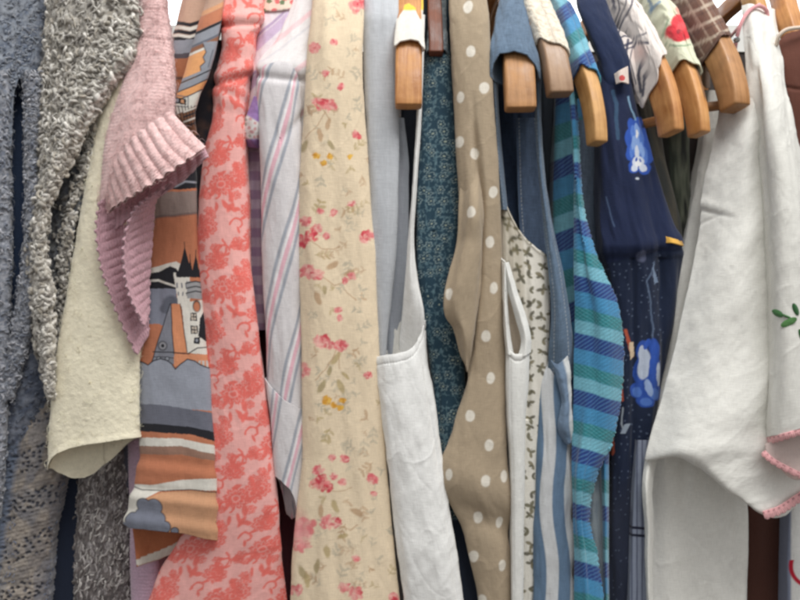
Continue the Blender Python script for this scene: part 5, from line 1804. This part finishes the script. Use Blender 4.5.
# the wide hanging front: left edge, hem folding back
front = [[(722, 96, 40), (738, 92, 22), (756, 84, 6), (772, 84, 14)],
         [(716, 130, 36), (732, 126, 16), (752, 120, -2), (772, 120, 10)],
         [(706, 175, 30), (728, 170, 6), (750, 165, -8), (776, 165, 4)],
         [(699, 220, 26), (724, 218, 0), (750, 214, -12), (780, 214, 2)],
         [(688, 280, 20), (718, 280, -8), (750, 278, -18), (788, 278, -4)],
         [(677, 340, 16), (714, 342, -14), (752, 340, -22), (792, 340, -6)],
         [(664, 390, 14), (706, 394, -18), (752, 394, -24), (796, 394, -8)],
         [(651, 432, 12), (698, 436, -20), (748, 446, -26), (800, 440, -10)],
         [(645, 458, 11), (690, 452, -20), (736, 484, -28), (806, 474, -12)],
         [(648, 462, 15), (690, 458, -14), (766, 515, -25), (812, 493, -10)],
         [(651, 461, 20), (690, 456, -6), (765, 512, -18), (812, 490, -4)]]
sheet('front', g, COTTON, front, wb, body_d, res=0.9, solid=1.4)


def under_d(p):
    return crease(p, .6, 30, .3, 8) + 7 * (fbm(p.u / 20, p.v / 200, 66, 2) - .5) * 2 + wrinkle(.8, 12, 60, 6)(p)


tube('back', g, COTTON, [(90, 704, 738, 66), (130, 700, 736, 60), (200, 690, 740, 54), (300, 672, 742, 46), (400, 654, 744, 40), (455, 645, 744, 34), (500, 645, 745, 32), (560, 646, 748, 32), (650, 648, 751, 32)], lambda p: wb(p) * .96, under_d, b=12, bb=120, res=1.0)
sheet('side_edge', g, SHEER, [[(645, 457, 20), (650, 458, 16), (657, 459, 20)], [(642, 490, 10), (647, 490, 4), (653, 490, 14)], [(645, 530, 12), (649, 530, 6), (654, 530, 16)], [(645, 570, 12), (648.5, 570, 6), (653, 570, 16)], [(648, 640, 12), (651, 640, 6), (655, 640, 16)]], wb, wrinkle(.7, 6, 20, 3), res=0.8, solid=1.5)
PT = [lin(238, 178, 180), lin(230, 164, 168), lin(244, 192, 192)]


def trim(parent, pts, n, wd=8, d0=-30, seed=1, name='crochet_trim', depth=None):
    """scalloped crochet edging: rows of little rings along a hem"""
    pts = np.array(pts, float)
    A = crom(pts, np.linspace(0, 1, n * 12 + 1))
    T = np.gradient(A, axis=0)
    nr = np.stack([-T[:, 1], T[:, 0]], -1)
    nr /= np.linalg.norm(nr, axis=1, keepdims=True)
    nr *= np.sign(nr[:, 1:2] + 1e-6)
    ph = np.linspace(0, n, len(A))
    sc = np.abs(np.sin(ph * math.pi)) ** .6
    m = 14
    f = np.linspace(0, 1, m)
    px = A[:, 0][None] + nr[:, 0][None] * f[:, None] * (wd * (.80 + .20 * sc))[None]
    py = A[:, 1][None] + nr[:, 1][None] * f[:, None] * (wd * (.80 + .20 * sc))[None]
    dz = A[:, 2][None] - .8 * np.sin(f * math.pi)[:, None] - .45 * np.cos(ph * 2 * math.pi * 3)[None] * f[:, None] + 0 * px
    W = wpos(px, py, dz)
    hole = np.exp(-((f[:, None] - .25) / .1) ** 2) * (np.cos(ph * 2 * math.pi * 1.0)[None] > .2)
    C = np.ones((m, len(A), 3)) * PT[0] * (1 - .14 * np.abs(np.sin(ph * 2 * math.pi * 2))[None, :, None] * f[:, None, None])
    C = C * (1 - hole[..., None]) + hole[..., None] * lin(150, 96, 100)
    W = W[:, ::-1]
    C = C[:, ::-1]
    me = mesh_from(name, W.reshape(-1, 3), grid_quads(m, len(A)), C.reshape(-1, 3), W.reshape(-1, 3)[:, [0, 2]] * .001)
    o = link(name, me, WOOL, parent)
    md = o.modifiers.new('thickness', 'SOLIDIFY')
    md.thickness = .001
    return o


trim(g, [(763, 511, -31), (778, 506, -27), (792, 497, -22), (812, 484, -16)], 9, 9.5)
# second sleeve, nearer
sl = [[(742, 6, 70), (752, 4, 58), (764, 6, 60), (774, 10, 72)],
      [(743, 30, 46), (754, 24, 34), (766, 26, 34), (779, 34, 48)],
      [(746, 60, 24), (757, 56, 8), (770, 56, 8), (783, 62, 26)],
      [(750, 96, 8), (762, 92, -14), (776, 92, -16), (788, 98, 8)],
      [(756, 130, 2), (767, 128, -26), (782, 128, -28), (797, 130, 2)],
      [(761, 180, -2), (774, 180, -34), (792, 180, -36), (808, 182, -2)],
      [(763, 240, -6), (778, 240, -40), (800, 240, -42), (822, 240, -6)],
      [(764, 320, -10), (782, 320, -46), (808, 320, -48), (836, 320, -8)],
      [(763, 380, -12), (782, 380, -50), (812, 378, -52), (844, 376, -10)],
      [(761, 420, -12), (782, 420, -52), (814, 414, -54), (850, 408, -10)],
      [(763, 438, -12), (782, 434, -52), (816, 424, -54), (854, 414, -10)]]
LG = [lin(66, 116, 66), lin(88, 136, 80), lin(52, 98, 58)]


def sl_d(p):
    r = 3.5 * (fbm(p.u / 16, p.v / 110, 71, 2) - .5) * 2 + wrinkle(.7, 14, 40, 8)(p)
    return r + crease(p, .5, 30, .4, 15) - 5 * np.exp(-((p.px - 757 - .02 * (p.py - 100)) / 3) ** 2) * np.exp(-((p.py - 110) / 36) ** 2)


sp = sheet('sleeve', g, SHEER, sl, wb, sl_d, res=0.8, solid=1.4)
trim(sp.obj, [(763, 438, -13), (772, 436, -38), (784, 433, -54), (800, 428, -57), (816, 423, -56), (836, 418, -34)], 13, 7.5)
sheet('sleeve_inside', g, SHEER, [[(765, 444, -34), (790, 436, -36), (830, 424, -36)], [(768, 456, -36), (788, 462, -38), (832, 450, -38)], [(774, 462, -36), (796, 480, -38), (834, 470, -38)]], lambda p: base(p, lin(226, 208, 202)), wrinkle(1, 10, 12, 3), res=0.9)
trim(sp.obj, [(765, 450, -37), (774, 458, -42), (788, 466, -42), (806, 474, -42), (832, 480, -42)], 9, 6.5)
# embroidered sprig, raised satin stitch
def satin(parent, mat, p, cx, cy, ln, a, col, name='embroidered_leaf'):
    d2 = (p.px - cx) ** 2 + (p.py - cy) ** 2
    i = np.unravel_index(np.argmin(d2), d2.shape)
    c, nn = p.W[i], p.N[i]
    r, k = 41, 15
    f = np.linspace(-1, 1, r)[:, None]
    q = np.linspace(-1, 1, k)[None, :]
    wdt = ln * .21 * np.sqrt(np.clip(1 - np.abs(f) ** 2.2, 0, 1))
    dir_ = np.array([math.cos(a), 0, -math.sin(a)])
    dir_ = dir_ - nn * dir_.dot(nn)
    dir_ /= np.linalg.norm(dir_)
    sd = np.cross(nn, dir_)
    h = .8 * (1 - q ** 2) * np.sqrt(np.clip(1 - f ** 2, 0, 1)) + .3 * np.cos(f * 26 + np.abs(q) * 7) - .1
    V = c + (f * ln / 2)[..., None] * dir_ + (q * wdt)[..., None] * sd + (h + .3)[..., None] * nn
    C = np.ones((r, k, 3)) * col
    me = mesh_from(name, V.reshape(-1, 3), grid_quads(r, k)[:, ::1], C.reshape(-1, 3), V.reshape(-1, 3)[:, [0, 2]] * .001)
    return link(name, me, mat, parent)


for i, (cx, cy, ln, a) in enumerate(((780, 314, 15, .1), (789, 322, 15, -.45), (795.5, 309, 12, 1.25), (800, 334, 10, 1.3), (806, 318, 15, .7))):
    satin(sp.obj, TWILL, sp, cx, cy, ln, a, LG[i % 3])
cordpts = [(p_, q_, -50.5 - .05 * (p_ - 782)) for p_, q_ in ((783, 315), (790, 318), (796, 323), (802, 329), (808, 337))]
# loop of trim at the neckline
def cord(parent, mat, pts, w, col, name):
    a = np.array(pts, float)
    Wp = wpos(a[:, 0], a[:, 1], a[:, 2])
    o = sweep(name, parent, mat, Wp, [w], [w], rx=1.0)
    me = o.data
    at = me.color_attributes.new('Col', 'FLOAT_COLOR', 'POINT')
    c4 = np.ones((len(me.vertices), 4), np.float32)
    c4[:, :3] = col
    at.data.foreach_set('color', c4.ravel())
    return o


cord(sp.obj, TWILL, cordpts, 2.2, LG[0], 'embroidered_stem')
cord(g, WOOL, [(733, 70, 60), (735, 48, 52), (740, 26, 44), (748, 12, 46), (758, 6, 50), (766, 10, 56), (768, 20, 60)], 4.2, PT[1], 'crochet_loop')
cord(g, WOOL, [(724, 44, 90), (738, 28, 72), (752, 10, 62), (760, 4, 62)], 3.4, PT[2], 'crochet_loop')
o = sweep('press_stud', g, STEEL, [(w_) for w_ in wpos(np.array([736., 736.4, 737.]), np.array([39., 39.5, 40.]), np.array([44., 42., 40.]))], [6, 6], [6, 6], rx=1.0)

# ---- browns at the right edge ------------------------------------------------
g = garment('rust_brown_dress', 'rust brown sleeveless dress with a pale neck edging at the right edge', 'dress', 800)
tube('body', g, COTTON, [(24, 776, 850, 40), (40, 776, 850, 28), (70, 778, 852, 20), (110, 780, 854, 18), (160, 786, 856, 18), (220, 792, 860, 18), (320, 800, 866, 18)], lin(96, 57, 46), lambda p: wrinkle(1.8, 18, 60, 9)(p) - 1.5 * np.exp(-((p.py - 88 - .1 * (p.px - 790)) / 2) ** 2), b=14, bb=100, res=1.0,
     top=[(-1, 44), (-.7, 33), (-.3, 30), (1, 28)])
cord(g, COTTON, [(776, 46, 30), (779, 36, 24), (786, 30, 22), (796, 28, 22), (812, 27, 24)], 4.0, lin(222, 206, 190), 'neck_edging')
g = garment('dark_brown_skirt', 'very dark brown skirt below the pink scalloped hem', 'skirt', 770, 520)
tube('body', g, COTTON, [(430, 735, 800, 64), (520, 736, 798, 62), (640, 738, 798, 60)], lin(72, 42, 34), wrinkle(1.5, 20, 120, 5), b=5, bb=180, res=1.2)
g = garment('white_ringed_dress', 'white dress with part of a red ring at the bottom right corner', 'dress', 810, 520)


def ring(p):
    C = base(p, lin(206, 206, 204))
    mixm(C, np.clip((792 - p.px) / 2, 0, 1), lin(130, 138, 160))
    q = np.hypot(p.px - 811, p.py - 566)
    mixm(C, np.clip((2.6 - np.abs(q - 20)) / 1, 0, 1) * (p.py > 560) * (p.s > -.95) * (p.px < 830), lin(176, 28, 50))
    return C


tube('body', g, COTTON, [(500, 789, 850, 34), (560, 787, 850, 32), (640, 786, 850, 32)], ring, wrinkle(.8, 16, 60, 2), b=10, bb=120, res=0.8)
# ============================================================================
# HANGERS, RAIL, SETTING, LIGHT, CAMERA
# ============================================================================
hanger('broad orange wooden hanger carrying the white vest, leftmost of the pale wooden hangers', 'vest', WOOD)
hanger('dark red brown hanger with a thin arm above the teal ditsy dress', 'teal', WOODD)
hanger('square ended wooden hanger under the denim dress strap', 'denim', WOODB)
hanger('dull grey brown curved hanger with a cream cloth cap on its arm', 'dull', WOODT)
hanger('wooden hanger under the turquoise striped strap, thinner than the denim one', 'turq', WOODC)
hanger('wooden hanger under the navy line shoulder, with a trouser bar beside its tip', 'line', WOOD, bar=[(668, 118, 34), (652, 122, 46), (634, 126, 62)])
hanger('wooden hanger with a dark scuff along its arm below the red poppy strap', 'poppy', WOODS)
hanger('broad wooden hanger under the brown and cream plaid strap', 'plaid', WOODB, bar=[(730, 104, 28), (702, 108, 40), (676, 113, 60)])
hanger('pale wooden hanger above the white blouse neckline', 'blouse', WOODC)
hanger('pale wooden hanger behind the rust brown dress at the top right', 'rust', WOOD)


# cream cap on the dull hanger belongs to a lace slip hanging there
def cap(p):
    return mottled([lin(222, 212, 194), lin(234, 226, 210), lin(210, 196, 176)], 4, 3)(p)


g = garment('cream_towelling_top', 'cream fluffy top capping the arm of the dull brown hanger', 'top', 538)
sheath('shoulder_strap', g, WOOL, 'dull', .30, .8, cap, 2.2, 3, knitbump(.8, 4, 3), slip=lambda a: .04 * np.cos(a), solid=2.0)
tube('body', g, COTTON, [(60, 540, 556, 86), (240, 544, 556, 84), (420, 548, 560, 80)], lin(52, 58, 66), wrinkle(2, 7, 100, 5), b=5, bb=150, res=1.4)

# rail the hooks hang on
r = thing('clothes_rail', 'long steel clothes rail above the hangers', 'clothes rail', (0, 0.205, 0.44))
sweep('tube', r, STEEL, [(-700, 205, 427.0), (0, 205, 427.0), (700, 205, 427.0)], [22], [22], rx=1.0)

# setting: dark wall added behind the rack to keep the gaps dark, open to the bright day above it
def box(name, x0, x1, y0, y1, z0, z1, mat):
    V = np.array([(x, y, z) for x in (x0, x1) for y in (y0, y1) for z in (z0, z1)], float)
    Q = np.array([(0, 1, 3, 2), (4, 6, 7, 5), (0, 4, 5, 1), (2, 3, 7, 6), (0, 2, 6, 4), (1, 5, 7, 3)])
    me = mesh_from(name, V, Q, None, None, False)
    o = link(name, me, mat, None)
    o['kind'] = 'structure'
    return o


box('wall', -1600, 1600, 720, 800, -1300, 500, plain('dark_backing', (58, 52, 50), .9))
box('floor', -3000, 3000, -3000, 3000, -1340, -1302, plain('floor_boards', (96, 84, 74), .8))

w = bpy.data.worlds.new('World')
scene.world = w
w.use_nodes = True
nt = w.node_tree
bg = nt.nodes['Background']
tc = nt.nodes.new('ShaderNodeTexCoord')
sep = nt.nodes.new('ShaderNodeSeparateXYZ')
cr = nt.nodes.new('ShaderNodeValToRGB')
mr = nt.nodes.new('ShaderNodeMapRange')
mr.inputs['From Min'].default_value = -1
nt.links.new(tc.outputs['Generated'], sep.inputs[0])
nt.links.new(sep.outputs['Z'], mr.inputs['Value'])
nt.links.new(mr.outputs['Result'], cr.inputs['Fac'])
e = cr.color_ramp.elements
e[0].position, e[0].color = 0.36, (0.24, 0.235, 0.23, 1)
e[1].position, e[1].color = 0.62, (1.0, .997, .985, 1)
nt.links.new(cr.outputs['Color'], bg.inputs['Color'])
bg.inputs['Strength'].default_value = 0.68


def area(name, loc, target, sx, sy, power, col=(1, 1, 1)):
    l = bpy.data.lights.new(name, 'AREA')
    l.shape = 'RECTANGLE'
    l.size, l.size_y = sx, sy
    l.energy = power
    l.color = col
    o = bpy.data.objects.new(name, l)
    COL.objects.link(o)
    o.location = loc
    from mathutils import Vector
    o.rotation_euler = (Vector(target) - Vector(loc)).to_track_quat('-Z', 'Y').to_euler()
    return o


area('added_top_light', (0.45, -0.75, 1.55), (0, 0.05, 0.05), 1.25, 0.85, 32, (1, .988, .96))  # soft lamp added above and in front of the rack, no window there

def part_box(name, parent, mat, x0, x1, y0, y1, z0, z1):
    o = box(name, x0, x1, y0, y1, z0, z1, mat)
    del o['kind']
    o.parent = parent
    o.location = -parent.location
    return o


# the window behind the rack, bright with the day outside
day = bpy.data.materials.new('daylit_glass')
day.use_nodes = True
b_ = day.node_tree.nodes['Principled BSDF']
b_.inputs['Base Color'].default_value = (.8, .85, .9, 1)
b_.inputs['Emission Color'].default_value = (.96, .98, 1, 1)
b_.inputs['Emission Strength'].default_value = 1.6
FRW = plain('white_window_paint', (226, 226, 222), .5)
wn = thing('window', 'bright daylit window high behind the hangers showing white in the gaps', 'window', (0, .76, .5))
part_box('pane', wn, day, -1500, 1500, 758, 764, 560, 1500)
part_box('sill', wn, FRW, -1560, 1560, 715, 805, 502, 556)
part_box('frame', wn, FRW, -1560, -1502, 735, 790, 558, 1500)
part_box('frame', wn, FRW, 1502, 1560, 735, 790, 558, 1500)
part_box('frame', wn, FRW, -1560, 1560, 735, 790, 1502, 1560)

cam = bpy.data.cameras.new('camera')
cam.sensor_width = 36
cam.lens = 36 * F / 800.0
cam.clip_start = .02
cam.clip_end = 60
co = bpy.data.objects.new('camera', cam)
COL.objects.link(co)
co.location = (0, -F * .001, 0)
co.rotation_euler = (math.radians(90), 0, 0)
scene.camera = co
scene.view_settings.view_transform = 'Standard'
scene.view_settings.look = 'None'
scene.view_settings.exposure = 0
scene.view_settings.gamma = 1
scene.render.film_transparent = False
scene.cycles.max_bounces = 6
scene.cycles.filter_width = 2.7
